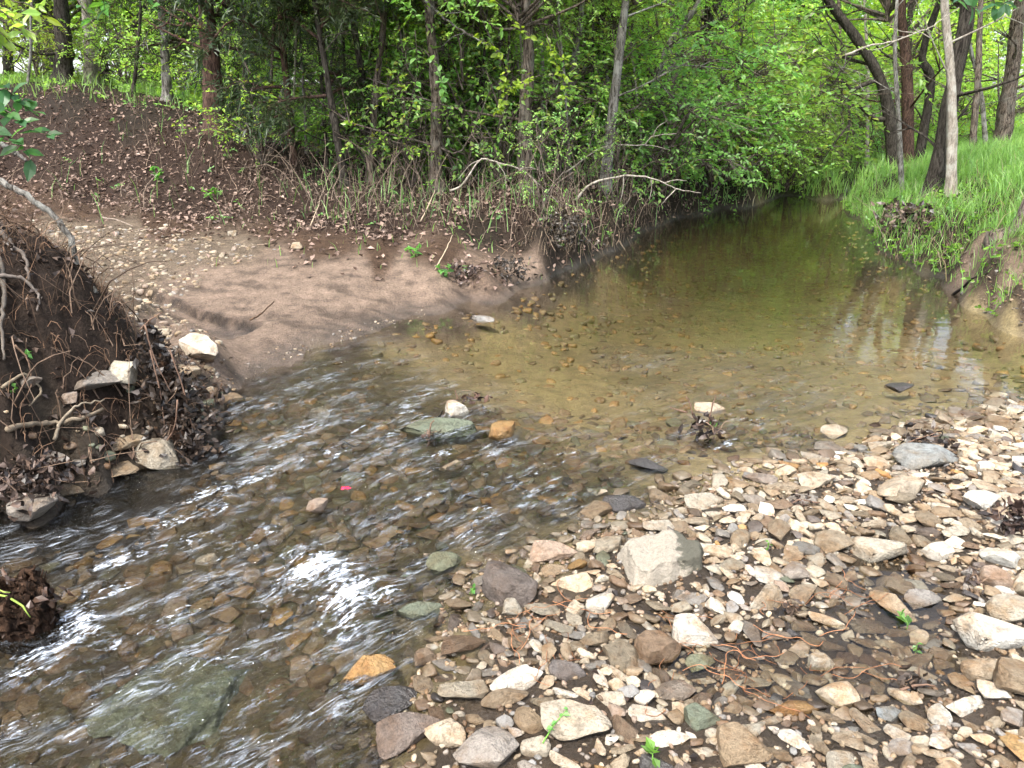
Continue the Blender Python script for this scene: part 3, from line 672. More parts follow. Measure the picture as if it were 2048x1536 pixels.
BAR2 = poly_world([(480, 1620), (620, 1420), (740, 1260), (760, 1090), (1000, 1010), (1180, 930), (1420, 870), (1700, 830), (1850, 770), (2048, 720), (2048, 760), (1850, 830), (1700, 890), (1480, 930), (1250, 990), (1100, 1060), (900, 1120), (850, 1270), (740, 1420), (640, 1620)])
pts += dart(BAR2, sorted([random.uniform(.03, .10) for _ in range(480)], reverse=True), .8, 8)
px_, py_ = project(np.array([p[0] for p in pts]), np.array([p[1] for p in pts]), np.zeros(len(pts)))
zz = terrain(np.array([p[0] for p in pts]), np.array([p[1] for p in pts]))
vis = (px_ > -20) & (px_ < 2068) & (py_ < 1556)
order = sorted(range(len(pts)), key=lambda k: -(pts[k][2] * px_per_m(pts[k][0], pts[k][1], 0) if vis[k] else 0))
NSING = 212
CLS = ['cream'] * 40 + ['white'] * 12 + ['tan'] * 26 + ['brown'] * 10 + ['pinkish'] * 3 + ['grey'] * 12 + ['green'] * 2 + ['dark'] * 1 + ['purple'] * 2 + ['ochre'] * 2
CNAME = {'cream': 'cream', 'white': 'whitish', 'tan': 'tan', 'brown': 'brown', 'pinkish': 'pinkish', 'grey': 'grey', 'green': 'grey-green', 'dark': 'black', 'purple': 'purple-brown', 'ochre': 'ochre', 'bluegrey': 'blue-grey', 'moss': 'mossy'}
KNAME = {'slab': 'flat slab', 'chunk': 'angular chunk', 'splinter': 'long narrow stone', 'cobble': 'rounded cobble', 'wedge': 'wedge-shaped stone'}
def place_words(x, y):
    d = [((x - a) ** 2 + (y - b) ** 2, a, b, l) for a, b, l in LM]
    q, a, b, l = min(d); dx, dy = x - a, y - b
    rel = ('just behind the ' if dy > 0 else 'just in front of the ') if abs(dy) > abs(dx) * 1.1 else 'beside the '
    short = l.split(' on the ')[0].split(' at ')[0].split(' below ')[0].split(' behind ')[0].split(' beside ')[0].split(' lying ')[0].split(' cut ')[0].split(' with ')[0].split(' under ')[0].split(' among ')[0].split(' in ')[0].split(' standing')[0].split(' tilted ')[0].split(' near ')[0].split(' above ')[0].split(' by ')[0].split(' leaning')[0].split(' poking ')[0].split(' spilling ')[0].split(',')[0].split(' alone ')[0].split(' slanting ')[0].split(' pointing ')[0].split(' tucked ')[0].split(' bridging ')[0].split(' half ')[0].split(' next ')[0].split(' perched ')[0].split(' breaking ')[0]
    return rel + short
def wetten(c_, z, x, y):
    q = 1 - float(sst(.0, .022, z - float(wlev(x, y)) + random.gauss(0, .006))); f = 1 - .42 * q
    return (c_[0] * f, c_[1] * f * (1 - .03 * q), c_[2] * f * (1 - .1 * q), max(c_[3], .7 * q))
recs = []
for n_, k in enumerate(order):
    x, y, L = pts[k]; z = zz[k]
    cls = random.choice(CLS); wet_here = z - float(wlev(x, y)) < .004
    if wet_here and cls in ('cream', 'white') and random.random() < .7: cls = 'tan'
    yaw = random.gauss(-.45, .7)
    if n_ < NSING and vis[k]:
        kind = random.choice(['slab', 'slab', 'wedge', 'wedge', 'wedge', 'chunk', 'splinter', 'splinter', 'cobble'])
        hk = random.uniform(.5, .85); d = KIND_DIMS[kind]
        o = obj('stone', random.choice(ROCK[kind]), None, None, (x, y, z + .5 * d[2] * L * hk * .5), (random.gauss(0, .10), random.gauss(0, .10), yaw + (math.pi if random.random() < .5 else 0)), (L, L * random.uniform(.85, 1.15), L * hk))
        o.color = wetten(stone_color(cls), z, x, y)
        sz = 'small ' if L < .085 else ('large ' if L > .12 else '')
        tag(o, f'{sz}{CNAME[cls]} {KNAME[kind]} {place_words(x, y)}', 'stone', 'stones of the gravel bar')
    else:
        recs.append((x, y, z + .10 * L, L, yaw, random.gauss(0, .2), random.gauss(0, .2), wetten(stone_color(cls), z, x, y)))
joined_stones('smaller_stones', recs, 2, M['stones'], 'smaller cream, tan and brown stones filling the gravel bar')
# pebbles between the stones
recs = []
lo, hi = BAR.min(0), BAR.max(0)
n = 15000; X = RNG.uniform(lo[0], 2.6, n); Y = RNG.uniform(.95, hi[1], n); k = inside(BAR, X, Y); X, Y = X[k], Y[k]; Z = terrain(X, Y)
for x, y, z in zip(X, Y, Z):
    L = random.uniform(.008, .026); recs.append((x, y, z + .2 * L, L, random.uniform(0, 6.3), random.gauss(0, .3), random.gauss(0, .3), stone_color(random.choice(['tan', 'brown', 'cream', 'pinkish', 'brown', 'grey', 'tan']))))
joined_stones('gravel', recs, 1, M['stones'], 'fine brown and tan gravel between the stones of the bar')
# creek-bed cobbles seen through the water
def bed(poly, nn, rng, name, label, subs, bcls, sink=.06, blend=0., dim=1.):
    recs = []
    for (x, y, L) in dart(poly, sorted([random.uniform(*rng) for _ in range(nn)], reverse=True), .62, 12):
        z = tz_fast(x, y)
        if z > float(wlev(x, y)) - .03: continue
        cls = random.choice(bcls)
        colr = stone_color(cls); colr = tuple((colr[q] * (1 - blend) + (.24, .172, .074, .5)[q] * blend) * (dim if q < 3 else 1) for q in range(4)); recs.append((x, y, z + sink * L, L, random.uniform(0, 6.3), random.gauss(0, .12), random.gauss(0, .12), colr))
    joined_stones(name, recs, subs, M['stones'], label)
_cache = {}
def tz_fast(x, y):
    return float(base_z(np.array([x]), np.array([y]))[0])
bed(RIF, 1900, (.03, .12), 'riffle_cobbles', 'brown and golden cobbles under the fast water', 2, ['tan', 'ochre', 'brown', 'brown', 'dark', 'green', 'purple', 'dark', 'pinkish', 'brown', 'tan'], .0, .25, 1.0)
bed(POOL, 2600, (.02, .10), 'pool_bed_stones', 'golden brown stones on the bed of the clear pool', 1, ['ochre', 'ochre', 'brown', 'brown', 'tan', 'green', 'green', 'dark'], -.06, .45)
# pale gravel of the track and the shore line
recs = []
def zpoly(pts): return np.array([spot(*p)[:2] for p in pts])
TRK = zpoly([(60, 440), (330, 450), (560, 500), (430, 540), (330, 620), (440, 690), (300, 720), (210, 560), (100, 480)])
SHO = zpoly([(430, 720), (560, 690), (700, 655), (850, 610), (860, 625), (700, 690), (560, 725), (460, 760)])
LSH = zpoly([(0, 1005), (200, 955), (330, 920), (440, 860), (470, 770), (420, 720), (350, 700), (320, 760), (240, 870), (0, 940)])
RSH = zpoly([(1900, 560), (1960, 545), (2048, 570), (2100, 620), (2060, 668), (1990, 638)])
for P_, n, rng, cl in ((RSH, 500, (.008, .04), ['brown', 'grey', 'tan', 'dark']), (TRK, 4200, (.012, .075), ['cream', 'tan', 'cream', 'tan', 'grey', 'pinkish']), (SHO, 900, (.008, .035), ['cream', 'tan', 'grey', 'brown']), (LSH, 420, (.02, .09), ['grey', 'tan', 'brown', 'cream', 'green', 'dark'])):
    lo, hi = P_.min(0), P_.max(0)
    X = RNG.uniform(lo[0], hi[0], n); Y = RNG.uniform(lo[1], hi[1], n); k = inside(P_, X, Y); X, Y = X[k], Y[k]; Z = terrain(X, Y)
    for x, y, z in zip(X, Y, Z):
        L = rng[0] + (rng[1] - rng[0]) * random.random() ** 2.2
        recs.append((x, y, z - .02 * L, L, random.uniform(0, 6.3), random.gauss(0, .15), random.gauss(0, .15), stone_color(random.choice(cl))))
joined_stones('shore_gravel', recs, 1, M['stones'], 'pale gravel on the track and along the shore')

# ================================================================== WATER
waz = np.radians(np.linspace(-62, 62, 560)); wr = [0.7]
while wr[-1] < 6: wr.append(wr[-1] * 1.0052)
while wr[-1] < 26: wr.append(wr[-1] * 1.012)
wr = np.array(wr); X = (wr[:, None] * np.sin(waz)).ravel(); Y = (wr[:, None] * np.cos(waz)).ravel()
Zt = terrain(X, Y); W0 = wlev(X, Y); dep = W0 - Zt
u = (X - A0[0]) * FLOW[0] + (Y - A0[1]) * FLOW[1]; v = -(X - A0[0]) * FLOW[1] + (Y - A0[1]) * FLOW[0]
rif = sst(-.45, .35, u) * sst(.0, .035, dep)
tongue = np.zeros(len(X))
for px, py, rad in [(1520, 780, .5), (1430, 850, .55), (1280, 720, .25), (1550, 900, .5), (1300, 950, .4)]:
    a, b = G(px, py); tongue = np.maximum(tongue, np.exp(-(((X - a) ** 2 + (Y - b) ** 2) / rad ** 2)))
rif = np.maximum(rif, .45 * tongue * sst(.0, .03, dep)); calm_b = 1 - sst(.35, .7, types_at(X, Y)[:, TN.index('B')]); rif = rif * calm_b
foam = np.zeros(len(X)); hump = np.zeros(len(X))
for px, py, rx, ry, s in [(640, 1140, .17, .10, 1.0), (690, 1190, .16, .08, 1.0), (600, 1105, .12, .05, .9), (560, 1180, .16, .06, .7), (690, 1240, .10, .05, .8), (410, 975, .16, .045, .9), (350, 1025, .13, .05, .85), (440, 1010, .10, .05, .7), (150, 1210, .08, .08, .9), (100, 1270, .16, .05, .85), (30, 1310, .12, .05, .7),
                          (560, 870, .15, .05, .7), (680, 890, .16, .05, .65), (800, 825, .12, .03, .75), (740, 1050, .2, .06, .45), (950, 1040, .14, .08, .5), (990, 915, .10, .04, .5), (1150, 905, .2, .05, .35), (230, 1100, .18, .05, .5), (480, 1085, .2, .06, .45), (1500, 850, .2, .05, .4), (1430, 780, .25, .05, .3), (860, 1010, .15, .04, .45), (640, 840, .15, .03, .6), (300, 1230, .2, .05, .55), (450, 1290, .2, .06, .45), (500, 930, .14, .035, .75), (600, 905, .12, .03, .7), (720, 850, .12, .025, .7), (880, 905, .12, .03, .65), (760, 960, .16, .03, .55), (570, 1040, .16, .035, .6), (200, 1160, .16, .04, .6), (60, 1180, .12, .04, .6), (380, 1060, .14, .035, .65), (820, 1090, .12, .03, .55), (920, 1090, .1, .03, .5), (1080, 960, .16, .03, .45), (1230, 880, .18, .03, .45), (1450, 890, .2, .03, .5), (1560, 800, .2, .035, .45), (250, 1340, .2, .04, .4), (60, 1400, .2, .04, .45), (760, 1190, .08, .04, .7)]:
    a, b = G(px, py, -.06 if py > 950 else 0)
    uu = (X - a) * FLOW[0] + (Y - b) * FLOW[1]; vv = -(X - a) * FLOW[1] + (Y - b) * FLOW[0]
    e = np.exp(-((uu / rx) ** 2 + (vv / (ry * 1.3)) ** 2)); foam = np.maximum(foam, s * e); hump += s * .018 * np.exp(-((uu + .04) / (rx * .6)) ** 2 - (vv / (ry * 1.6)) ** 2)
warpu = .12 * fbm(u * 2.5, v * 2.5, 61, 2)
wav = .034 * fbm(u * 5.5 + warpu * 9, v * 13, 41, 3) + .020 * np.abs(fbm(u * 9, v * 20 + warpu * 30, 44, 3)) + .004 * fbm(u * 22, v * 60, 47, 2)
streak_a = rif * sst(-.1, .6, fbm(u * 5.5 + warpu * 9, v * 15, 41, 3) + .5 * fbm(u * 16, v * 40, 50, 2))
Zw = W0 + rif * wav + hump + .0012 * fbm(X * 3, Y * 9, 71, 2)
na, nr = len(waz), len(wr)
i = np.arange(nr - 1)[:, None] * na; j = np.arange(na - 1)[None]
Q = np.stack([i + j, i + j + 1, i + na + j + 1, i + na + j], -1).reshape(-1, 4)
keep = (dep[Q] > -.05).any(1); Q = Q[keep]
used = np.unique(Q); remap = np.full(len(X), -1); remap[used] = np.arange(len(used)); Q = remap[Q]
wm = make_mesh('creek_water', np.stack([X, Y, Zw], 1)[used], [Q])
add_attr(wm, 'riffle', rif[used]); add_attr(wm, 'foam', np.clip(foam, 0, 1)[used]); add_attr(wm, 'sheen', np.clip(streak_a, 0, 1)[used])
add_attr(wm, 'depth', (1 - np.exp(-(np.maximum(dep, 0) * 2.3) ** 1.8))[used])
tag(obj('creek_water', wm, M['water']), kind='structure', label='clear creek water running from still pool to riffle')
# bubbles drifting below the riffle
mb = MB(); V1, T1 = ICO[1]
for _ in range(36):
    px, py = random.uniform(-20, 560), random.uniform(1270, 1536); x, y = G(px, py, -.12); r_ = random.uniform(.0008, .0026)
    mb.add(V1 * (r_, r_, r_ * .7) + (x, y, float(wlev(x, y)) + .004), T1)
kb = NT('bubble'); kb.bsdf((.8, .82, .84), .1)
tag(obj('bubbles', mb.mesh('bubbles'), kb.m), 'small white bubbles drifting on the slow water', None, None, 'stuff')
# ================================================================== LEAVES: shared crown shapes
def unit(a): return a / (np.linalg.norm(a, axis=-1, keepdims=True) + 1e-9)
def leaves(P, D, N, L, Wd, colr, fold=.18, droop=.15):
    """P base points, D direction, N normal, L length, Wd half width ratio; returns verts, tris, colours"""
    n = len(P); S = unit(np.cross(N, D)); L = L[:, None]
    mid = P + D * L * .45
    a = mid + S * L * Wd + N * L * fold * Wd * 2
    b = mid - S * L * Wd + N * L * fold * Wd * 2
    tip = P + D * L; tip[:, 2] -= (L * droop)[:, 0]
    V = np.stack([P, a, tip, b], 1).reshape(-1, 3)
    k = np.arange(n)[:, None] * 4
    T = np.concatenate([np.hstack([k, k + 2, k + 1]), np.hstack([k, k + 3, k + 2])])
    return V, T, np.repeat(colr, 4, 0)
def leaf_cols(g, n, a, b, yellow=.0):
    t = g.random(n)[:, None]; c_ = np.array(a) * (1 - t) + np.array(b) * t
    c_ *= g.uniform(.75, 1.25, (n, 1))
    if yellow:
        q = g.random(n) < yellow; c_[q] = np.array((.26, .30, .035)) * g.uniform(.8, 1.2, (q.sum(), 1))
    return c_
def sprays(g, P, D, nl, slen, L, wd, a, b, flat=.35, yellow=0., up=0.25):
    """leafy twigs: P starts, D directions; nl leaves along each twig in a loose flat spray"""
    n = len(P); t = np.linspace(.12, 1, nl)[None, :, None]
    sl = slen * g.uniform(.6, 1.3, (n, 1, 1))
    pos = P[:, None] + D[:, None] * t * sl
    pos[..., 2] -= (t[..., 0] ** 2) * sl[..., 0] * g.uniform(.05, .4, (n, 1))
    upv = unit(np.array([0, 0, 1.]) + g.normal(size=(n, 1, 3)) * flat)
    side = unit(np.cross(upv, D[:, None])) * np.where(np.arange(nl) % 2, 1, -1)[None, :, None]
    ld = unit(side * g.uniform(.5, 1, (n, nl, 1)) + D[:, None] * g.uniform(.3, .9, (n, nl, 1)) + g.normal(size=(n, nl, 3)) * .28)
    nn = unit(upv + g.normal(size=(n, nl, 3)) * .45)
    nn = unit(nn - ld * (nn * ld).sum(-1, keepdims=True))
    m = n * nl
    return leaves(pos.reshape(m, 3), ld.reshape(m, 3), nn.reshape(m, 3), L * g.uniform(.6, 1.35, m), wd, leaf_cols(g, m, a, b, yellow)), (P, pos[:, -1])
def thin(mb, A, B, r0, colr):
    """thin 3-sided twigs from A to B"""
    n = len(A); D = unit(B - A); S = unit(np.cross(D, np.array([.31, .2, .93]))); U = np.cross(D, S)
    ring = [S, -.5 * S + .87 * U, -.5 * S - .87 * U]
    V = np.concatenate([np.stack([A + q * r0 for q in ring], 1), np.stack([B + q * r0 * .4 for q in ring], 1)], 1).reshape(-1, 3)
    k = np.arange(n)[:, None] * 6
    Qd = np.concatenate([k + np.array([[0, 1, 4, 3]]), k + np.array([[1, 2, 5, 4]]), k + np.array([[2, 0, 3, 5]])])
    mb.add(V, None, Qd, np.tile(np.array(colr), (len(V), 1)))
G_A, G_B = (.115, .28, .042), (.26, .50, .072)      # broadleaf greens
YG_A, YG_B = (.20, .37, .046), (.38, .58, .078)         # young, yellow-green
DK_A, DK_B = (.022, .06, .014), (.06, .12, .022)       # dark green
CE_A, CE_B = (.022, .045, .014), (.06, .092, .026)      # cedar
def crown_mesh(seed, rad, ncl, nsp, nl, L, a, b, slen=.45, wd=.27, clr=.55, yellow=.05, low=-.2):
    """leaf clumps spread through an ellipsoid of radii rad, origin at its lower centre; returns leaf mesh, branch mesh"""
    g = np.random.default_rng(seed); rad = np.array(rad)
    d = unit(g.normal(size=(ncl, 3))); cc = d * (g.random(ncl) ** .45)[:, None] * rad; cc[:, 2] += rad[2] * .9
    P = np.repeat(cc, nsp, 0) + g.normal(size=(ncl * nsp, 3)) * clr * np.array([1, 1, .55])
    outd = P - np.array([0, 0, rad[2] * .7]); D = unit(unit(outd) * np.array([1, 1, .35]) + g.normal(size=P.shape) * .55 + np.array([0, 0, -.05]))
    (V, T, C), (ta, tb) = sprays(g, P, D, nl, slen, L, wd, a, b, yellow=yellow)
    leaf = make_mesh('crown', V, [T], C, False); leaf.materials.append(M['leaf'])
    mb = MB(); bc = np.array((.10, .08, .06))
    for k in range(ncl):
        s0 = np.array([0, 0, max(0, cc[k, 2] - rad[2] * g.uniform(.3, .8))]) * np.array([1, 1, 1])
        e = cc[k]; m_ = (s0 + e) / 2 + g.normal(size=3) * .12 * np.linalg.norm(e - s0) + np.array([0, 0, .08 * np.linalg.norm(e - s0)])
        Vt, Tt, Qt = tube(smooth_path([s0, m_, e], 7), np.linspace(.028, .008, 7) * (rad[0] / 1.5), 5, 0, 0, False); mb.add(Vt, None, Qt, bc)
    near = np.repeat(cc, nsp, 0); thin(mb, near, ta + (tb - ta) * .6, .0045, bc)
    br = mb.mesh('branches'); br.materials.append(M['twig'])
    return leaf, br
CROWN = {
 'mid': [crown_mesh(11 + s, (2.0, 2.0, 1.9), 38, 13, 14, .064, G_A, G_B) for s in range(3)],
 'young': [crown_mesh(31 + s, (1.9, 1.9, 1.8), 36, 13, 14, .062, YG_A, YG_B, yellow=.15) for s in range(3)],
 'far': [crown_mesh(51 + s, (2.6, 2.6, 2.8), 46, 12, 9, .15, G_A, G_B, .7, .3, .7) for s in range(2)] + [crown_mesh(61 + s, (2.6, 2.6, 2.8), 46, 12, 9, .15, YG_A, YG_B, .7, .3, .7) for s in range(2)],
 'shrub': [crown_mesh(71 + s, (.75, .75, .7), 22, 12, 10, .05, G_A, G_B, .26, .28, .22) for s in range(3)],
 'shrub_young': [crown_mesh(81 + s, (.75, .75, .7), 22, 12, 10, .05, YG_A, YG_B, .26, .28, .22, .12) for s in range(2)],
 'sparse': [crown_mesh(91 + s, (.7, .7, .9), 12, 8, 8, .055, G_A, YG_B, .26, .28, .22, .1) for s in range(3)],
}
def cedar_mesh(seed, h=3.2, r=1.25):
    """drooping dark needle sprays along whorled limbs; origin at the foot of the crown"""
    g = np.random.default_rng(seed); mb = MB(); Ps = []; Ds = []; bc = np.array((.075, .055, .042))
    for k in range(46):
        z0 = g.uniform(0, h); a = g.uniform(0, 6.283); ln = r * (1.05 - .55 * z0 / h) * g.uniform(.6, 1.15)
        d = np.array([math.cos(a), math.sin(a), g.uniform(-.15, .3)]); s0 = np.array([0, 0, z0]); e = s0 + d * ln
        m_ = (s0 + e) / 2 + g.normal(size=3) * .08 + np.array([0, 0, .08])
        p = smooth_path([s0, m_, e + np.array([0, 0, -.1 * ln])], 9)
        Vt, Tt, Qt = tube(p, np.linspace(.02, .004, 9), 5, 0, 0, False); mb.add(Vt, None, Qt, bc)
        for q in range(26):
            t = g.uniform(.25, 1.0); b_ = p[min(8, int(t * 8))]; Ps.append(b_ + g.normal(size=3) * .04)
            Ds.append(d * .5 + g.normal(size=3) * .6 + np.array([0, 0, -.35]))
    P = np.array(Ps); D = unit(np.array(Ds)); thin(mb, P, P + D * .22, .0025, bc)
    (V, T, C), _ = sprays(g, P, D, 16, .30, .075, .10, CE_A, CE_B, flat=.9)
    leaf = make_mesh('crown', V, [T], C, False); leaf.materials.append(M['cedar'])
    br = mb.mesh('branches'); br.materials.append(M['bark_cedar'])
    return leaf, br
CROWN['cedar'] = [cedar_mesh(200 + s) for s in range(3)]

# ================================================================== TREES
def add_crown(t, kind, loc, sc_, idx=None, seed=0, rz=None):
    lf, br = CROWN[kind][(seed if idx is None else idx) % len(CROWN[kind])]
    rz = random.uniform(0, 6.28) if rz is None else rz
    obj('crown', lf, None, t, loc, (0, 0, rz), sc_); obj('branches', br, None, t, loc, (0, 0, rz), sc_)
TLM = []
def trunk_tree(label, pix, Y, wpx, bark, name='tree', crown='mid', chz=None, cs=1.0, height=5.2, nlimb=5, cat='tree', group='trees of the creek banks', extra=(), sides=12):
    """pix: photo points from the foot up; wpx: trunk width at the foot in photo pixels"""
    P = [PY(a, b, Y) for a, b in pix]; P = np.array(P)
    r0 = wpx / px_per_m(P[0][0], Y, P[0][2]) / 2
    zb = tz(P[0][0], Y); foot = np.array([P[0][0], Y, zb])
    P[0] = foot; d = unit(P[-1] - P[-2]) ; d = unit(d + np.array([0, 0, .5]))
    top = P[-1] + d * max(1.0, (height + zb - P[-1][2]))
    path = smooth_path(np.vstack([P, (P[-1] + top) / 2 + np.array([random.uniform(-.2, .2), random.uniform(-.2, .2), 0]), top]), 40)
    path = np.vstack([path[0] - np.array([0, 0, .15]), path]) - foot
    s = np.linspace(0, 1, len(path)); rad = r0 * (1 - .72 * s); rad[:3] *= (1.45, 1.35, 1.12)
    t = empty(name, foot); tag(t, label, cat, group); TLM.append((pix[0][0], label))
    V_, T_, Q_ = tube(path, rad, sides, .22, int(abs(pix[0][0])) % 97)
    obj('trunk', make_mesh('trunk', V_, [T_, Q_]), M[bark], t)
    # bare side limbs leaving the trunk
    g = np.random.default_rng(int(pix[0][0] * 7 + pix[0][1]))
    for k in range(nlimb):
        mb = MB(); q = g.uniform(.12, .9); b_ = path[int(q * 40)]; a = g.uniform(0, 6.28); ln = g.uniform(.5, 1.7)
        dd = np.array([math.cos(a), math.sin(a), g.uniform(.0, .8)])
        pp = smooth_path([b_, b_ + dd * ln * .5 + g.normal(size=3) * .08, b_ + dd * ln + g.normal(size=3) * .15 + np.array([0, 0, .1])], 7)
        Vt, Tt, Qt = tube(pp, np.linspace(r0 * .2, r0 * .05, 7), 5, 0, 0, False); mb.add(Vt, None, Qt)
        e = pp[4]
        for _ in range(3):
            f = e + unit(dd + g.normal(size=3) * .7) * ln * .5; Vt, Tt, Qt = tube(np.array([e, (e + f) / 2 + g.normal(size=3) * .04, f]), [r0 * .1, r0 * .06, r0 * .03], 4, 0, 0, False); mb.add(Vt, None, Qt)
        obj('limb', mb.mesh('limb'), M[bark], t)
    if crown:
        hz = chz if chz is not None else 2.6
        kk = path[np.argmin(np.abs(path[:, 2] - hz - .5))]
        if crown != 'cedar': hz -= .5
        add_crown(t, crown, (kk[0], kk[1], hz), (cs * .95, cs * .95, cs * (.8 if crown != 'cedar' else 1.0)), seed=int(pix[0][0]))
        if False: add_crown(t, crown, (path[-8][0], path[-8][1], hz + 2.4 * cs), (cs * .85, cs * .85, cs * .9), seed=int(pix[0][0]) + 1)
    for (kind, lx, ly, lz, s_) in extra: add_crown(t, kind, (lx, ly, lz), (s_, s_, s_))
    return t
TT = trunk_tree
# left bank, from the left edge to the pool
TT('big dark shaggy cedar trunk rising behind the mound crest', [(432, 268), (425, 150), (410, 0)], 11.2, 44, 'bark_cedar', 'cedar_tree', 'cedar', .9, 1.45)
TT('broad dark trunk behind the mound near the pale mottled trunk', [(130, 192), (128, 90), (120, 0)], 15, 40, 'bark_dark', crown='mid', chz=2.6, group='trees behind the mound')
TT('pale mottled grey trunk behind the mound crest', [(190, 205), (182, 90), (172, 0)], 16, 30, 'bark_pale', crown='mid', chz=2.8, group='trees behind the mound')
TT('dark forked trunk curving away beside the pale mottled trunk', [(212, 170), (205, 110), (235, 75), (262, 60)], 16.5, 22, 'bark_dark', crown=None, height=3.0, group='trees behind the mound')
TT('grey cedar trunk between the mound crest and the big cedar', [(338, 220), (330, 110), (322, 0)], 13.2, 20, 'bark_grey', 'cedar_tree', 'cedar', .8, 1.0)
TT('thin cedar on the left edge of the wood behind the mound', [(20, 190), (16, 90), (10, 0)], 17, 22, 'bark_dark', 'cedar_tree', 'cedar', .6, 1.0, group='trees behind the mound')
TT('thin dark slanting trunk in front of the cedar foliage', [(692, 388), (665, 220), (628, 0)], 9.6, 17, 'bark_dark', 'cedar_tree', 'cedar', 1.0, 1.1)
TT('slim cedar at the slope edge beside the thin slanting trunk', [(590, 345), (575, 180), (560, 0)], 10.4, 16, 'bark_cedar', 'cedar_tree', 'cedar', .6, 1.25)
TT('dark trunk leaning left in the clump of slim stems', [(750, 330), (728, 180), (700, 0)], 10.2, 18, 'bark_dark', crown='mid', chz=2.4, cs=.8)
TT('brown trunk leaning right in the clump of slim stems', [(738, 345), (752, 180), (770, 0)], 10.0, 17, 'bark_brown', crown='mid', chz=2.6, cs=.8)
TT('grey straight stem behind the clump of slim stems', [(795, 320), (797, 160), (800, 0)], 12.0, 14, 'bark_grey', crown='mid', chz=2.8, cs=.8)
TT('scaly grey-brown trunk left of the shaggy trunk', [(874, 392), (872, 200), (858, 0)], 9.6, 27, 'bark_brown', crown='mid', chz=2.5, cs=.8)
TT('dark slim trunk half hidden behind vines', [(962, 350), (958, 180), (955, 30)], 11.0, 15, 'bark_dark', crown='young', chz=2.6, cs=.75)
TT('shaggy pale-flecked trunk at the centre of the bank', [(1052, 398), (1050, 230), (1056, 90)], 9.5, 31, 'bark_brown', crown='young', chz=2.3, cs=.7)
TT('slim grey trunk leaning behind the shaggy trunk', [(1128, 350), (1140, 170), (1165, 0)], 11.5, 16, 'bark_grey', crown='mid', chz=2.6, cs=.8)
TT('straight pale grey trunk at the bend of the bank', [(1208, 402), (1228, 200), (1252, 0)], 10.2, 22, 'bark_grey', crown='mid', chz=2.7, cs=.8)
TT('far dark trunk wrapped in ivy above the overhanging shrub', [(1412, 260), (1412, 130), (1422, 0)], 16, 26, 'bark_dark', crown='mid', chz=2.8)
TT('grey trunk leaning right above the overhanging shrub', [(1285, 260), (1325, 120), (1400, 0)], 13.0, 15, 'bark_grey', crown='mid', chz=3, cs=.9)
TT('grey slender trunk behind the leaning grey trunk', [(1345, 260), (1348, 120), (1346, 0)], 15.5, 18, 'bark_grey', crown='young', chz=3)
TT('grey twin stem behind the straight pale grey trunk', [(1168, 320), (1168, 160), (1172, 0)], 13.5, 13, 'bark_pale', crown='young', chz=2.9)
# right bank
TT('big dark leaning trunk on the grassy bank', [(1862, 395), (1898, 220), (1938, 0)], 10.4, 37, 'bark_dark', crown='mid', chz=3.3, cs=.55, group='trees of the grassy bank')
TT('smooth pale slim trunk in front of the big dark leaning trunk', [(1908, 360), (1903, 180), (1888, 0)], 10.0, 21, 'bark_pale', crown=None, group='trees of the grassy bank')
TT('dark trunk farthest along the grassy bank at the picture edge', [(2008, 275), (2022, 150), (2040, 0)], 15.5, 34, 'bark_brown', crown='mid', chz=3.2, cs=.7, group='trees of the grassy bank')
TT('thin grey trunk between the pale slim trunk and the meadow', [(1948, 295), (1956, 150), (1962, 0)], 14.0, 14, 'bark_brown', crown=None, group='trees of the grassy bank')
TT('thin leaning grey stem beside the brown meadow trunk', [(1978, 288), (1962, 190), (1942, 100)], 14.6, 10, 'bark_grey', crown=None, height=3.5, group='trees of the grassy bank')
TT('reddish dark trunk standing in the middle of the tree clump', [(1822, 305), (1815, 170), (1800, 0)], 15.0, 26, 'bark_cedar', crown='mid', chz=3.2, group='clump of dark trees at the bend')
TT('dark trunk forking behind the reddish trunk', [(1842, 300), (1860, 170), (1845, 110), (1880, 0)], 15.4, 20, 'bark_dark', crown='mid', chz=3.4, group='clump of dark trees at the bend')
TT('slim grey stem bowed in front of the tree clump', [(1812, 362), (1798, 250), (1790, 110)], 12.0, 11, 'bark_grey', crown=None, height=4, group='clump of dark trees at the bend')
arch = TT('dark arching trunk bending left over the creek bend', [(1802, 305), (1770, 190), (1722, 90), (1655, 0)], 14.6, 25, 'bark_dark', crown=None, height=3.4, group='clump of dark trees at the bend')
def limb(pts, Y, r, mat, parent=None, name='limb', n=18, sides=6, taper=.25):
    P = smooth_path(np.array([PY(a, b, Y + (dy[0] if dy else 0)) for a, b, *dy in pts]), n)
    if parent is not None: P = P - np.array(parent.location)
    V_, T_, Q_ = tube(P, np.linspace(r, r * taper, n), sides, .15, 3)
    return obj(name, make_mesh(name, V_, [T_, Q_]), M[mat], parent)
for pts, r in [([(1786, 235), (1750, 238), (1720, 212), (1700, 215), (1698, 255), (1690, 290)], .05), ([(1760, 158), (1722, 172), (1704, 180), (1690, 165), (1665, 162)], .045), ([(1735, 105), (1700, 110), (1665, 118)], .03),
               ([(1728, 90), (1690, 130), (1655, 190)], .02), ([(1715, 80), (1680, 100), (1650, 165)], .018), ([(1698, 250), (1670, 285), (1640, 330)], .02), ([(1720, 212), (1745, 250), (1735, 300)], .015), ([(1704, 180), (1690, 200), (1660, 200)], .015), ([(1790, 120), (1760, 100), (1730, 60)], .02)]:
    limb(pts, 14.6, r, 'bark_dark', arch)
TT('leaning brown trunk at the picture edge on the near grassy bank', [(1992, 548), (2025, 480), (2062, 400)], 6.7, 46, 'bark_brown', crown=None, height=4.5, nlimb=0, group='trees of the grassy bank')

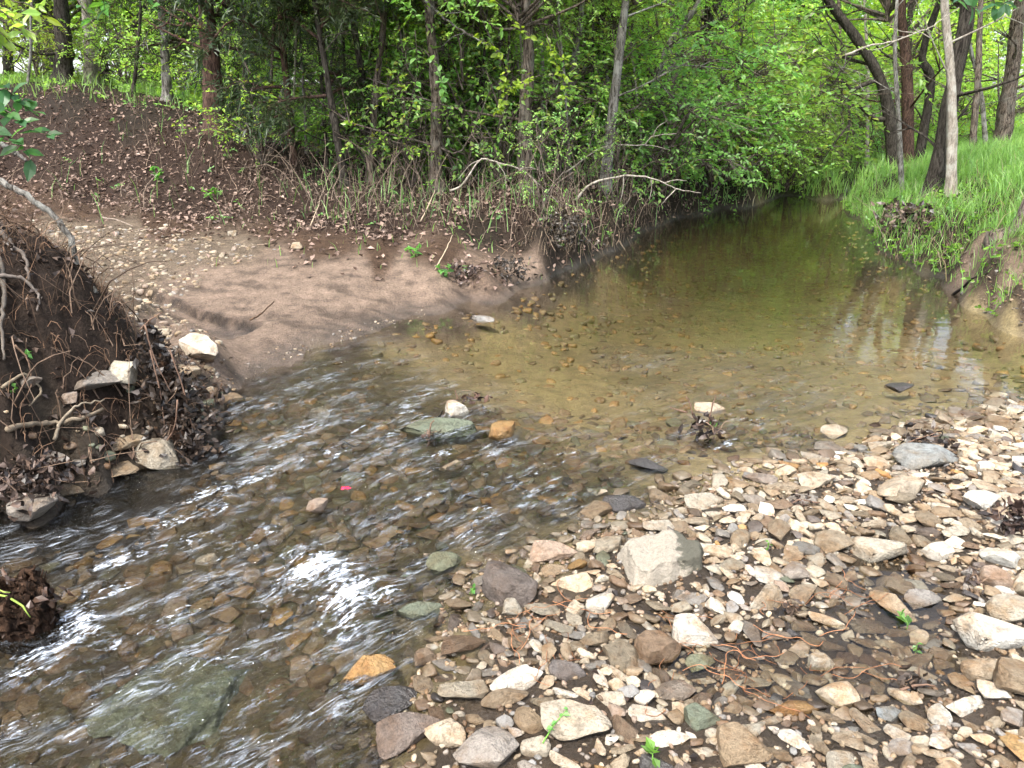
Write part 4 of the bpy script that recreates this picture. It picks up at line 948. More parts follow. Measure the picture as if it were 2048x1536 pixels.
# ------------------------------------------------------------------ woodland behind: copies of a few trees
def proto_tree(seed, kind, h, r0, bark):
    g = np.random.default_rng(seed); p = np.array([[0, 0, -.2], [g.normal() * .08, g.normal() * .08, h * .3], [g.normal() * .25, g.normal() * .25, h * .65], [g.normal() * .4, g.normal() * .4, h]])
    pp = smooth_path(p, 22); V_, T_, Q_ = tube(pp, r0 * (1 - .75 * np.linspace(0, 1, 22)), 8, .2, seed)
    me = make_mesh('trunk', V_, [T_, Q_]); me.materials.append(M[bark]); return me
PT = [proto_tree(300 + k, '', 8, .13, b) for k, b in enumerate(['bark_brown', 'bark_dark', 'bark_grey', 'bark_dark', 'bark_pale'])]
def wood_tree(x, y, label, group, kind='far', s=1.0, low=.6, idx=None):
    z = tz(x, y); t = empty('tree', (x, y, z)); pxx = project(x, y, z)[0]
    nb_ = min(TLM, key=lambda q: abs(q[0] - pxx))[1]
    for w_ in (' behind ', ' between ', ' at ', ' in ', ' on ', ' half ', ' above ', ' beside ', ' rising', ' curving', ' left of', ' leaning', ' standing', ' forking', ' bowed', ' bending', ' farthest', ' wrapped', ' along'): nb_ = nb_.split(w_)[0]
    tag(t, f'{label}, seen behind the {nb_}', 'tree', group)
    obj('trunk', PT[random.randrange(5)], None, t, (0, 0, 0), (random.gauss(0, .04), random.gauss(0, .04), random.uniform(0, 6.3)), (s, s, s))
    lf = random.randrange(4) if idx is None else idx
    add_crown(t, kind, (0, 0, low), (s, s, s * random.uniform(.9, 1.2)), idx=lf)
    if kind == 'far' and y > 26 and random.random() < .5: add_crown(t, kind, (0, 0, low + 3.6 * s), (s * .9, s * .9, s * .6), idx=lf + 1)
    return t
def wood_row(n, x0, x1, y0, y1, label, group, **kw):
    for k in range(n):
        x = x0 + (x1 - x0) * (k + random.uniform(.1, .9)) / n; y = random.uniform(y0, y1); wood_tree(x, y, label, group, **{a: (b() if callable(b) else b) for a, b in kw.items()})
lowf = lambda: random.uniform(-.6, .8)
wood_row(9, -13, -3, 19, 25, 'sunlit leafy tree beyond the mound', 'woodland behind the mound', idx=lambda: random.choice((2, 3)), s=lambda: random.uniform(.8, 1.1), low=lambda: random.uniform(.3, 1.6))
wood_row(7, -4.5, 6.5, 18, 23, 'leafy tree deep in the wood', 'woodland behind the central bank', idx=lambda: random.choice((2, 3, 1)), s=lambda: random.uniform(.7, 1.0), low=lowf)
wood_row(11, -22, 4, 27, 38, 'distant green tree', 'far woodland on the mound side', s=lambda: random.uniform(1, 1.5), low=lowf)
wood_row(9, 3, 17, 23, 30, 'bright leafy tree across the meadow', 'woodland beyond the bend', idx=lambda: random.choice((2, 3)), s=lambda: random.uniform(.8, 1.1), low=lowf)
wood_row(12, 4, 36, 31, 42, 'far tree beyond the meadow', 'far woodland beyond the meadow', idx=lambda: random.choice((2, 3, 0)), s=lambda: random.uniform(.8, 1.15), low=lowf)
wood_row(5, 12.5, 20, 15, 22, 'leafy meadow-side tree', 'woodland beside the meadow', s=lambda: random.uniform(.55, .75), low=lambda: random.uniform(.8, 1.6))

# thin sapling poles between the bigger trunks
for k, (px, py, Y) in enumerate([(60, 195, 14.5), (270, 215, 13.8), (485, 270, 12.6), (545, 300, 12.2), (615, 330, 11.2), (655, 350, 10.6), (720, 350, 11.5), (815, 350, 11.4), (845, 340, 12.4), (905, 360, 11.0), (930, 340, 12.6), (1000, 350, 11.2), (1085, 350, 11.0), (1150, 340, 12.2), (1245, 330, 12.6), (1290, 330, 12.0), (1375, 300, 15.0), (1460, 290, 17.0), (1690, 290, 18.0), (1740, 290, 18.5)] + [(510 + 36 * q + random.uniform(-14, 14), 335, random.uniform(11.4, 15.5)) for q in range(22)] + [(530 + 60 * q + random.uniform(-20, 20), 345, random.uniform(10.2, 11.6)) for q in range(12)]):
    g = np.random.default_rng(k); dx = g.normal() * 22; nb_ = min(TLM[:31], key=lambda q: abs(q[0] - px))[1]
    for w_ in (' behind ', ' between ', ' at ', ' in ', ' on ', ' half ', ' above ', ' beside ', ' rising', ' curving', ' left of', ' leaning', ' standing', ' forking', ' bowed', ' bending', ' farthest', ' wrapped', ' along'): nb_ = nb_.split(w_)[0]
    bk = ['bark_grey', 'bark_dark', 'bark_brown', 'bark_pale'][k % 4]
    TT(f"thin {['grey', 'dark', 'brown', 'pale'][k % 4]} sapling pole beside the {nb_}", [(px, py), (px + dx * .6, py * .5), (px + dx * 1.4, 0)], Y, g.uniform(5, 9), bk, 'sapling', 'young' if k % 3 == 0 else None, 2.3, .42, 4.2, 5, group='thin sapling poles', sides=7)
# ------------------------------------------------------------------ shrubs and saplings
def shrub(px, py, Y, kind, s, label, group='shrubs of the creek banks', name='shrub', sz=None, dz=0):
    p = PY(px, py, Y); z = tz(p[0], Y); t = empty(name, (p[0], Y, z)); tag(t, label, 'shrub', group)
    mb = MB(); g = np.random.default_rng(int(px) + int(py))
    for k in range(5):
        e = g.normal(size=3) * np.array([.25, .25, 0]) * s + np.array([0, 0, .75 * s])
        Vt, Tt, Qt = tube(smooth_path([(0, 0, -.05), e * .5 + g.normal(size=3) * .05, e], 7), np.linspace(.014, .006, 7), 5, 0, 0, False); mb.add(Vt, None, Qt)
    obj('stems', mb.mesh('stems'), M['bark_brown'], t)
    add_crown(t, kind, (0, 0, dz + .05 * s), (s, s, s * (sz or 1)), seed=int(px))
    return t
for a in [
 (1330, 380, 11.8, 'shrub', 1.5, 'dense green shrub hanging over the left side of the pool'),
 (1420, 390, 13.2, 'shrub', 1.5, 'broad green shrub drooping to the pool past the dense shrub'),
 (1500, 390, 14.2, 'shrub_young', 1.4, 'bright green shrub drooping over the middle of the far pool'),
 (1570, 385, 15.8, 'shrub_young', 1.2, 'green shrub where the pool narrows'),
 (1625, 375, 17.2, 'shrub_young', .9, 'bright low shrub at the very bend of the creek'),
 (1400, 330, 14.5, 'shrub_young', 2.2, 'tall bright shrub behind the drooping shrubs'),
 (1520, 320, 16.5, 'shrub_young', 2.5, 'tall yellow-green shrub near the creek bend'),
 (1300, 330, 13.0, 'shrub', 1.9, 'tall green shrub behind the straight pale grey trunk'),
 (1230, 370, 11.2, 'sparse', 1.2, 'thin-leaved sapling at the straight pale grey trunk'),
 (1120, 400, 10.0, 'sparse', 1.2, 'thin-leaved sapling between shaggy trunk and bend'),
 (1000, 395, 9.8, 'sparse', 1.2, 'yellowish sapling beside the shaggy trunk'),
 (930, 400, 9.9, 'sparse', 1.2, 'leafy sapling between the two scaly trunks'),
 (820, 405, 9.8, 'sparse', 1.2, 'leafy sapling beside the scaly grey-brown trunk'),
 (770, 390, 10.6, 'shrub', 1.3, 'dark green shrub among the slim stems'),
 (880, 350, 11.4, 'shrub', 1.6, 'green shrub behind the scaly grey-brown trunk'),
 (1010, 340, 11.8, 'shrub_young', 1.6, 'bright shrub behind the shaggy trunk'),
 (1100, 340, 12.4, 'shrub', 1.7, 'green shrub in the shade behind the slim grey trunk'),
 (1190, 330, 13.4, 'shrub_young', 1.9, 'bright shrub behind the grey twin stem'),
 (960, 310, 13.6, 'shrub', 2.2, 'tall shrub deep in the central wood'),
 (840, 300, 13.8, 'shrub_young', 2.2, 'tall bright shrub deep behind the slim stems'),
 (680, 300, 13.5, 'shrub', 2.0, 'shrub glimpsed behind the cedar foliage'),
 (540, 290, 14.0, 'shrub_young', 1.6, 'bright shrub behind the big cedar'),
 (260, 195, 15.5, 'shrub_young', 1.2, 'bright low shrub behind the mound crest'),
 (80, 185, 15.5, 'shrub_young', 1.1, 'bright low shrub behind the broad dark trunk'),
 (370, 225, 15.0, 'shrub_young', 1.2, 'bright low shrub beyond the grey cedar trunk'),
 (480, 262, 13.4, 'shrub_young', 1.0, 'bright low shrub at the foot of the big cedar'),
 (1700, 330, 19.0, 'shrub', 1.5, 'dark shrub under the arching trunk'),
 (1760, 310, 20.0, 'shrub', 1.6, 'dark shrub behind the reddish trunk'),
 (1880, 300, 19.0, 'shrub', 1.4, 'dark shrub behind the big leaning trunk'),
 (1990, 290, 19.0, 'shrub_young', 1.4, 'bright shrub at the far side of the meadow'),
 (1080, 455, 8.6, 'sparse', .6, 'small green bush on the undercut bank'),
 (1230, 440, 9.7, 'sparse', .6, 'small green bush at the foot of the straight pale trunk'),
 (520, 330, 10.3, 'sparse', .9, 'thin green sapling on the mound flank below the big cedar'),
]: shrub(*a)
# ================================================================== GROUND COVER
def scatter(n, x0, x1, y0, y1, wts, g=RNG):
    X_ = g.uniform(x0, x1, n); Y_ = g.uniform(y0, y1, n); tw = types_at(X_, Y_)
    wv = sum(tw[:, TN.index(a)] * b for a, b in wts.items()); k = g.random(n) < wv
    X_, Y_ = X_[k], Y_[k]; Z_ = terrain(X_, Y_); k = Z_ > wlev(X_, Y_) + .01
    return np.stack([X_[k], Y_[k], Z_[k]], 1)
def blades(P, h, wd, colr, lean=.5, g=RNG):
    n = len(P); a = g.uniform(0, 6.28, n); S = np.stack([np.cos(a), np.sin(a), 0 * a], 1); b = g.uniform(0, 6.28, n)
    Ld = np.stack([np.cos(b), np.sin(b), 0 * b], 1) * (g.uniform(.15, 1, n) * lean * h)[:, None]; U = np.array([0, 0, 1.])
    hh = h[:, None]; w2 = (wd * g.uniform(.7, 1.3, n))[:, None]
    V_ = np.stack([P - S * w2, P + S * w2, P + U * hh * .55 + Ld * .32 + S * w2 * .8, P + U * hh * .55 + Ld * .32 - S * w2 * .8, P + U * hh * .92 + Ld], 1).reshape(-1, 3)
    k = np.arange(n)[:, None] * 5
    return V_, k + np.array([[3, 2, 4]]), k + np.array([[0, 1, 2, 3]]), np.repeat(colr, 5, 0)
def grass_obj(name, label, parts):
    mb = MB()
    for P, h, wd, colr, lean in parts: mb.add(*blades(P, h, wd, colr, lean))
    o = obj(name, mb.mesh(name, False), M['grass']); tag(o, label, None, None, 'stuff'); return o
def gcols(n, a, b): return leaf_cols(RNG, n, a, b)
# tall grass of the right bank
P1 = scatter(90000, 3.2, 9.5, 5.6, 13, {'G': 1, 'D': .16, 'M': .2}); P2 = scatter(52000, 4, 20, 12.5, 26, {'G': 1, 'D': .2, 'F': .3})
P3 = scatter(3200, 3.2, 9, 5.6, 15, {'G': .6, 'D': .6})
grass_obj('grass', 'tall bright green grass covering the right bank and meadow', [
    (P1, RNG.uniform(.05, .30, len(P1)) * (.65 + sst(-.3, .4, fbm(P1[:, 0] * 1.5, P1[:, 1] * 1.5, 55, 3)) * .7), .003, gcols(len(P1), (.09, .22, .035), (.24, .43, .065)), .8),
    (P2, RNG.uniform(.10, .40, len(P2)), .006, gcols(len(P2), (.13, .29, .045), (.29, .49, .08)), .6),
    (P3, RNG.uniform(.1, .3, len(P3)), .004, gcols(len(P3), (.30, .24, .13), (.42, .36, .24)), .9)])
# thin grass under the trees, on the mound top and along the bank edge
P1 = scatter(52000, -6, 5, 8.0, 14, {'L': .07, 'D': .05, 'F': .55}); P1 = P1[RNG.random(len(P1)) < .12 + .88 * sst(-3.2, -.6, P1[:, 0])]; P2 = scatter(30000, -16, -2, 12.5, 22, {'F': 1, 'D': .15}); P3 = scatter(500, -3, 1.2, 6.6, 8.8, {'M': .25, 'T': .3, 'L': .4, 'D': .5})
P4 = scatter(26000, -2, 9, 13, 26, {'F': .9, 'G': .3})
grass_obj('undergrowth', 'thin grass and herbs under the trees of the left bank', [
    (P1, RNG.uniform(.08, .40, len(P1)), .0045, gcols(len(P1), (.08, .18, .04), (.20, .36, .08)), .7),
    (P2, RNG.uniform(.08, .3, len(P2)), .007, gcols(len(P2), (.10, .19, .035), (.22, .34, .07)), .9),
    (P4, RNG.uniform(.1, .4, len(P4)), .010, gcols(len(P4), (.08, .17, .03), (.18, .32, .05)), .7),
    (P3, RNG.uniform(.04, .12, len(P3)), .004, gcols(len(P3), (.10, .20, .04), (.20, .34, .06)), .8)])
# dead leaves
def litter_obj(name, label, P, L, a, b, mat, lift=.012, tilt=.5):
    n = len(P); N = unit(np.array([0, 0, 1.]) + RNG.normal(size=(n, 3)) * tilt); d = RNG.normal(size=(n, 3)); d = unit(d - N * (d * N).sum(1)[:, None])
    V_, T_, C_ = leaves(P + np.array([0, 0, lift]), d, N, L, .33, leaf_cols(RNG, n, a, b), RNG.uniform(-.4, .6), .05)
    o = obj(name, make_mesh(name, V_, [T_], C_, False), M[mat]); tag(o, label, None, None, 'stuff'); return o
P1 = scatter(80000, -9, 4, 6.4, 13.5, {'L': .7, 'D': .3, 'T': .30, 'F': .25, 'P': .04, 'M': .006})
P1 = P1[RNG.random(len(P1)) < .45 + sst(-.12, .3, fbm(P1[:, 0] * 1.6, P1[:, 1] * 1.6, 91, 4))]
litter_obj('leaf_litter', 'dry pinkish brown dead leaves strewn over the mound and bank', P1, RNG.uniform(.02, .075, len(P1)), (.05, .034, .025), (.27, .19, .145), 'litter')
P1 = scatter(13000, -4.2, -1.2, 2.3, 5, {'E': .35, 'R': .8})
litter_obj('wet_litter', 'black and brown wet leaves on the eroded near bank', P1, RNG.uniform(.015, .055, len(P1)), (.018, .013, .010), (.09, .06, .042), 'wetleaf')
P1 = scatter(900, .2, 3, 1.2, 4.2, {'B': .4}); litter_obj('bar_litter', 'scraps of black wet leaves between the stones of the bar', P1, RNG.uniform(.012, .04, len(P1)), (.015, .012, .010), (.06, .04, .03), 'wetleaf')
P1 = scatter(2600, 3.0, 6, 5.3, 9, {'M': .6, 'D': .6}); litter_obj('right_bank_litter', 'brown leaf scraps on the muddy foot of the grassy bank', P1, RNG.uniform(.02, .06, len(P1)), (.03, .022, .016), (.2, .15, .11), 'litter')
# dead canes and twigs along the bank
def canes(name, label, feet, hr, rr_, ca, cb_, droop=.5, seed=0, n=6, hang=False):
    g = np.random.default_rng(seed); mb = MB()
    for p in feet:
        h = g.uniform(*hr); a = g.uniform(0, 6.28); d = np.array([math.cos(a), math.sin(a), 0]) * h * g.uniform(.1, .9); t = np.linspace(0, 1, n)[:, None]
        q = p + d * t ** 1.3 + np.array([0, 0, -1. if hang else 1.]) * h * (t - droop * g.uniform(0, 1.1) * t ** 2) + g.normal(size=(n, 3)) * .018 * h
        k = g.random(); V_, T_, Q_ = tube(q, np.linspace(1, .4, n) * g.uniform(*rr_), 3, 0, 0, False)
        mb.add(V_, None, Q_, (np.array(ca) * (1 - k) + np.array(cb_) * k))
    o = obj(name, mb.mesh(name), M['stem']); tag(o, label, None, None, 'stuff'); return o
F1 = scatter(4800, -5, 4.5, 7.8, 12.5, {'L': .42, 'D': .38, 'F': .12})
F1 = F1[RNG.random(len(F1)) < .12 + .88 * sst(-3.8, -.8, F1[:, 0])]
canes('dead_stems', 'tangle of thin dry brown stems along the left bank', F1, (.2, 1.15), (.002, .0055), (.06, .043, .032), (.26, .20, .15), .7, 1)
F2 = np.array([hit(random.uniform(1020, 1420), random.uniform(405, 500)) for _ in range(420)]) + np.array([0, -.06, .04])
canes('hanging_rootlets', 'thin roots hanging from the undercut left bank', F2, (.12, .4), (.002, .005), (.05, .035, .025), (.30, .23, .16), .3, 2, hang=True)
F3 = np.array([hit(random.uniform(1750, 1920), random.uniform(415, 530)) for _ in range(260)]) + np.array([0, -.06, .05])
canes('bank_rootlets', 'thin roots hanging from the cut grassy bank', F3, (.12, .45), (.003, .007), (.04, .03, .022), (.22, .16, .11), .3, 3, hang=True)
F4 = scatter(5200, -4, -1.5, 2.5, 4.6, {'E': .6, 'R': .3})
F5 = scatter(1300, -4, -1.6, 2.5, 4.6, {'E': .5, 'R': .25})
canes('bank_twigs', 'brown twigs and root ends sticking out of the eroded near bank', F5, (.15, .5), (.002, .006), (.05, .032, .022), (.20, .14, .10), 1.5, 14)
canes('bank_rootlet_hair', 'fine reddish brown rootlets over the eroded near bank', F4, (.06, .30), (.0008, .0028), (.045, .028, .018), (.22, .135, .085), 1.6, 4)
F6 = scatter(2600, -8, 2, 7.2, 13, {'L': .5, 'D': .4, 'T': .25})
canes('twig_litter', 'small dead twigs lying over the mound and track', F6, (.08, .4), (.0015, .005), (.06, .04, .03), (.30, .22, .16), 1.9, 15)
# low weeds: leafy sprays on the grassy bank edge, the mound and the bank top
def weeds(name, label, P, L, a, b):
    n = len(P); D = unit(RNG.normal(size=(n, 3)) * np.array([1, 1, .2]) + np.array([0, 0, .7])); (V_, T_, C_), (ta, tb) = sprays(RNG, P + np.array([0, 0, .01]), D, 7, L * 3, L, .3, a, b)
    o = obj(name, make_mesh(name, V_, [T_], C_, False), M['leaf']); tag(o, label, None, None, 'stuff')
weeds('bank_weeds', 'low leafy weeds along the cut edge of the grassy bank', scatter(4200, 3.0, 8, 5.6, 13, {'D': .8, 'M': .2, 'G': .2}), .045, (.07, .20, .03), (.20, .42, .06))
weeds('wood_weeds', 'low leafy weeds under the trees of the left bank', scatter(9000, -6, 5, 8, 14.5, {'L': .025, 'D': .05, 'F': .7}), .05, (.10, .24, .05), (.26, .48, .09))
weeds('mound_weeds', 'bright leafy weeds beyond the mound crest', scatter(5000, -16, -3, 12.6, 20, {'F': .8, 'D': .05}), .08, (.14, .30, .04), (.30, .50, .07))
# ------------------------------------------------------------------ near bank: roots, sapling branch
def hits(pts, off=.02): return np.array([hit(a, b, off) for a, b in pts])
def rod(name, P, r, cat, label, colr=None, mat=None, group=None, n=20, taper=.4, sides=8, parent=None):
    q = smooth_path(P, n); jg = np.random.default_rng(int(abs(P[0][0]) * 1000) + n); q[1:-1] += jg.normal(size=(n - 2, 3)) * r * .28; V_, T_, Q_ = tube(q, np.linspace(r, r * taper, n) * (1 + .12 * np.sin(np.arange(n) * 1.7)), sides, .12, int(r * 9999) % 50)
    me = make_mesh(name, V_, [T_, Q_], None if colr is None else np.tile(np.array(colr), (len(V_), 1)))
    o = obj(name, me, M[mat or 'root'], parent)
    if parent is None: tag(o, label, cat, group)
    return o
pale = (.19, .15, .105)
rod('root', hits([(15, 858), (60, 848), (105, 846), (150, 838), (205, 818)], .03), .0125, 'root', 'thick pale bare root lying low on the near bank', pale, taper=.7)
rod('root', hits([(108, 880), (122, 845), (140, 822), (165, 808), (208, 799)], .05), .0085, 'root', 'thin pale root crossing over the thick pale root', (.22, .18, .13))
rod('root', hits([(5, 775), (45, 748), (68, 765), (82, 778), (70, 800), (58, 812)], .03), .008, 'root', 'crooked pale root above the thick pale root', (.2, .16, .11))
rod('root', hits([(0, 552), (40, 556), (65, 575), (78, 598), (74, 622)], .03), .010, 'root', 'grey hooked root on the upper near bank', (.12, .1, .085))
rod('root', hits([(0, 462), (25, 490), (50, 515), (58, 560)], .03), .014, 'root', 'stout grey root at the top of the near bank', (.11, .09, .075))
rod('root', hits([(0, 500), (8, 580), (2, 650), (8, 720)], .03), .013, 'root', 'upright grey root at the picture edge', (.10, .085, .07))
rod('root', hits([(0, 455), (50, 465), (90, 480), (120, 492)], .03), .007, 'root', 'slender root trailing along the bank rim', (.18, .14, .11))
rod('root', hits([(30, 690), (55, 720), (62, 770), (40, 810)], .03), .005, 'root', 'thin brown root beside the grey-brown block', (.14, .09, .06))
rod('leaning_branch', np.array([PY(-60, 335, 3.9), PY(0, 362, 3.9), PY(60, 396, 3.9), PY(115, 438, 3.9), PY(146, 492, 3.88), PY(158, 545, 3.86), hit(192, 586)]), .0165, 'branch', 'bare curved sapling branch leaning across the near bank', None, 'bark_grey', taper=.85, n=30)
rod('leaning_branch', np.array([PY(-40, 260, 3.7), PY(0, 285, 3.7), PY(30, 305, 3.7), PY(52, 322, 3.7)]), .013, 'branch', 'short broken branch stub at the picture edge above the near bank', None, 'bark_grey', taper=.6)
# leafy twigs hanging in close from the left edge and the top corner
def leafy(label, paths, L, a, b, nl, wd=.30, seed=0, group=None):
    g = np.random.default_rng(seed); root = np.array(paths[0][0]); t = empty('leafy_branch', root); tag(t, label, 'branch', group)
    Vs = MB()
    for P in paths:
        q = smooth_path(np.array(P) - root, 14); V_, T_, Q_ = tube(q, np.linspace(.005, .0015, 14), 5, 0, 0, False); tgo = obj('twig', make_mesh('twig', V_, [Q_]), M['bark_brown'], t)
        idx = g.uniform(2, 13, nl); pos = np.array([q[int(i_)] for i_ in idx]) + g.normal(size=(nl, 3)) * .01
        d = unit(g.normal(size=(nl, 3)) * np.array([1, .7, .5]) + np.array([.2, -.1, -.25])); N = unit(np.array([0, -.5, 1.]) + g.normal(size=(nl, 3)) * .5); N = unit(N - d * (N * d).sum(1)[:, None])
        # six-sided leaves with a folded midrib
        S = np.cross(N, d); LL = (L * g.uniform(.6, 1.2, nl))[:, None]; c_ = leaf_cols(g, nl, a, b)
        pts = [pos, pos + d * LL * .25 + S * LL * wd * .8 + N * LL * .05, pos + d * LL * .6 + S * LL * wd * .85 + N * LL * .05, pos + d * LL - N * LL * .12, pos + d * LL * .6 - S * LL * wd * .85 + N * LL * .05, pos + d * LL * .25 - S * LL * wd * .8 + N * LL * .05, pos + d * LL * .45]
        Vv = np.stack(pts, 1).reshape(-1, 3); k = np.arange(nl)[:, None] * 7
        Tt = np.concatenate([k + np.array([[x_, y_, 6]]) for x_, y_ in ((0, 1), (1, 2), (2, 3), (3, 4), (4, 5), (5, 0))])
        if nl <= 16:
            T7 = [(x_, y_, 6) for x_, y_ in ((0, 1), (1, 2), (2, 3), (3, 4), (4, 5), (5, 0))]
            for m_ in range(nl): obj('leaf', make_mesh('leaf', Vv[m_ * 7:m_ * 7 + 7], [T7], np.tile(c_[m_], (7, 1)), False), M['leaf'], tgo)
        else: Vs.add(Vv, Tt, None, np.repeat(c_, 7, 0))
    if not Vs.n: return t
    lf = obj('leaves', Vs.mesh('leaves', False), M['leaf'], t); lf['kind'] = 'stuff'
    return t
leafy('green leafy twig reaching in over the near bank', [[PY(-60, 200, 3.4), PY(0, 215, 3.4), PY(60, 250, 3.4), PY(112, 275, 3.4)], [PY(-60, 240, 3.3), PY(0, 265, 3.3), PY(40, 290, 3.3), PY(70, 325, 3.3)], [PY(-50, 180, 3.5), PY(10, 180, 3.5), PY(50, 215, 3.5), PY(80, 235, 3.5)]], .085, (.035, .12, .03), (.07, .20, .05), 16, .26, 1)
leafy('bright yellow-green leafy twig in the upper corner', [[PY(-40, -10, 3.4), PY(0, 20, 3.4), PY(40, 50, 3.4), PY(75, 70, 3.4)], [PY(-40, -40, 3.6), PY(20, 0, 3.6), PY(60, 10, 3.6), PY(90, 40, 3.6)], [PY(-40, 40, 3.4), PY(-5, 60, 3.4), PY(20, 85, 3.4)]], .075, (.20, .34, .04), (.34, .46, .06), 13, .22, 2)
leafy('green leafy twig hanging from the top edge above the pale mottled trunk', [[PY(130, -60, 4.5), PY(150, -10, 4.5), PY(175, 30, 4.5), PY(195, 60, 4.5)], [PY(150, -60, 4.6), PY(200, -10, 4.6), PY(210, 20, 4.6)], [PY(270, -60, 4.7), PY(285, -15, 4.7), PY(300, 30, 4.7)]], .085, (.05, .15, .03), (.10, .25, .04), 9, .26, 3)
leafy('leafy twig hanging from the top edge over the grassy bank', [[PY(1840, -70, 5.0), PY(1880, -20, 5.0), PY(1925, 5, 5.0), PY(1960, 20, 5.0)], [PY(2080, -60, 5), PY(2040, -10, 5), PY(2000, 10, 5)], [PY(1960, -60, 5.2), PY(1985, -10, 5.2), PY(1990, 25, 5.2)]], .10, (.04, .13, .05), (.08, .2, .07), 10, .26, 4)
Yv = 9.0
leafy('broad heart-leaved vine sprays over the shaggy trunk', [[PY(960, -30, Yv), PY(1020, 40, Yv), PY(1090, 90, Yv), PY(1160, 140, Yv)], [PY(1090, 60, Yv), PY(1110, 120, Yv), PY(1130, 170, Yv), PY(1120, 210, Yv)], [PY(920, 60, Yv), PY(980, 90, Yv), PY(1010, 140, Yv), PY(1000, 190, Yv)], [PY(1080, 150, Yv), PY(1020, 180, Yv), PY(990, 230, Yv)]], .075, (.20, .36, .04), (.36, .52, .07), 45, .34, 5)
leafy('pale green heart-leaved vine on the scaly trunk', [[PY(830, 60, 9.1), PY(835, 140, 9.1), PY(825, 200, 9.1), PY(845, 240, 9.1)], [PY(850, 100, 9.1), PY(880, 150, 9.1), PY(890, 200, 9.1)]], .085, (.14, .32, .06), (.26, .46, .10), 30, .38, 6)
leafy('bright sprays of narrow leaves high in the centre', [[PY(860, -40, 8.6), PY(900, 10, 8.6), PY(960, 40, 8.6), PY(1020, 60, 8.6)], [PY(880, -30, 8.6), PY(940, 0, 8.6), PY(1000, 10, 8.6)], [PY(780, -40, 8.6), PY(800, 0, 8.6), PY(840, 40, 8.6)]], .085, (.14, .34, .04), (.24, .46, .06), 40, .2, 7)
leafy('green leafy sprays over the head of the drooping shrubs', [[PY(1480, 60, 12), PY(1540, 110, 12), PY(1590, 150, 12), PY(1630, 200, 12)], [PY(1450, 120, 12), PY(1520, 180, 12), PY(1570, 230, 12)], [PY(1380, 170, 11.6), PY(1450, 190, 11.6), PY(1520, 215, 11.6)]], .085, (.12, .30, .05), (.24, .46, .07), 60, .26, 8)
# ------------------------------------------------------------------ dead branches on the left bank
def dead_branch(label, pts, Y, r, twigs=(), mat='deadwood'):
    P = np.array([PY(a, b, Y) for a, b in pts]); foot = P[0].copy(); t = empty('dead_branch', foot); tag(t, label, 'branch', 'dead branches of the banks')
    lb = rod('limb', P - foot, r, None, None, None, mat, parent=t, n=24, taper=.3, sides=6)
    for tw in twigs: rod('twig', np.array([PY(a, b, Y) for a, b in tw]) - foot, r * .45, None, None, None, mat, parent=lb, n=8, taper=.4, sides=5)
dead_branch('pale bare branch arching out over the pool edge', [(1150, 400), (1182, 369), (1244, 352), (1295, 355), (1329, 366), (1360, 379), (1402, 386)], 9.3, .016, [[(1247, 353), (1246, 380), (1240, 405)], [(1303, 358), (1303, 380), (1298, 402)], [(1352, 378), (1335, 395), (1322, 410)], [(1329, 366), (1350, 360), (1375, 362)]])
dead_branch('pale bare branch arching down in front of the shaggy trunk', [(899, 381), (926, 369), (960, 320), (994, 325), (1039, 338), (1073, 362), (1124, 413)], 8.9, .014, [[(960, 320), (940, 330), (915, 360)], [(1039, 338), (1060, 335), (1090, 345)], [(994, 325), (1010, 350), (1012, 380)]])
dead_branch('thin bare branch crossing the straight pale grey trunk', [(1130, 345), (1169, 318), (1199, 297), (1244, 290), (1285, 290), (1305, 273), (1353, 267)], 9.8, .012, [[(1285, 290), (1310, 292), (1340, 300)], [(1305, 273), (1315, 255), (1335, 240)]])
dead_branch('long grey bare branch slanting through the centre foliage', [(850, 0), (880, 30), (930, 65), (975, 90), (1010, 110)], 9.4, .017, [[(930, 65), (905, 75), (880, 95)], [(880, 30), (910, 25), (945, 28)]], 'bark_grey')
dead_branch('pale bare branch slanting in front of the pale slim trunk', [(1690, 110), (1740, 92), (1789, 82), (1833, 65), (1871, 48), (1918, 15)], 9.7, .014, [[(1871, 48), (1872, 62), (1885, 72)], [(1833, 65), (1800, 62), (1775, 50)], [(1789, 82), (1765, 96), (1735, 100)]])
dead_branch('bare branch slanting up from the drooping shrubs', [(1300, 165), (1340, 135), (1400, 132), (1460, 140)], 11.6, .015, [[(1400, 132), (1430, 120), (1460, 118)]], 'bark_grey')
dead_branch('dark bare limb jutting left from the big cedar', [(415, 60), (380, 50), (345, 30), (300, -10)], 11.0, .03, [[(380, 50), (350, 50), (310, 38)], [(345, 30), (330, 50), (300, 60)]], 'bark_cedar')
dead_branch('dark bare limb slanting below the first from the big cedar', [(420, 105), (370, 82), (330, 62), (285, 35)], 11.0, .026, [[(370, 82), (350, 95), (325, 98)]], 'bark_cedar')
for k, (a, b) in enumerate([((620, 455), (640, 400)), ((560, 430), (575, 462)), ((870, 540), (905, 470)), ((690, 445), (740, 470)), ((840, 445), (870, 380))]):
    A_, B_ = hit(*a, .02), PY(b[0], b[1], hit(*a)[1] + .15); m_ = (A_ + B_) / 2 + np.array([.02, 0, .03])
    rod('stick', np.array([A_, m_, B_]), .007, 'stick', ['pale forked stick standing at the foot of the mound', 'short pale stick at the dark bank toe', 'slanting stick on the mud beside the grass tuft', 'stick lying across the bank foot', 'thin stick propped against the bank by the scaly trunk'][k], (.38, .30, .21), group='sticks on the beach and bank', n=10)
rod('stick', hits([(500, 640), (520, 628), (548, 603)], .015), .008, 'stick', 'dark short stick lying on the mud beach', (.11, .07, .045), group='sticks on the beach and bank', n=10)
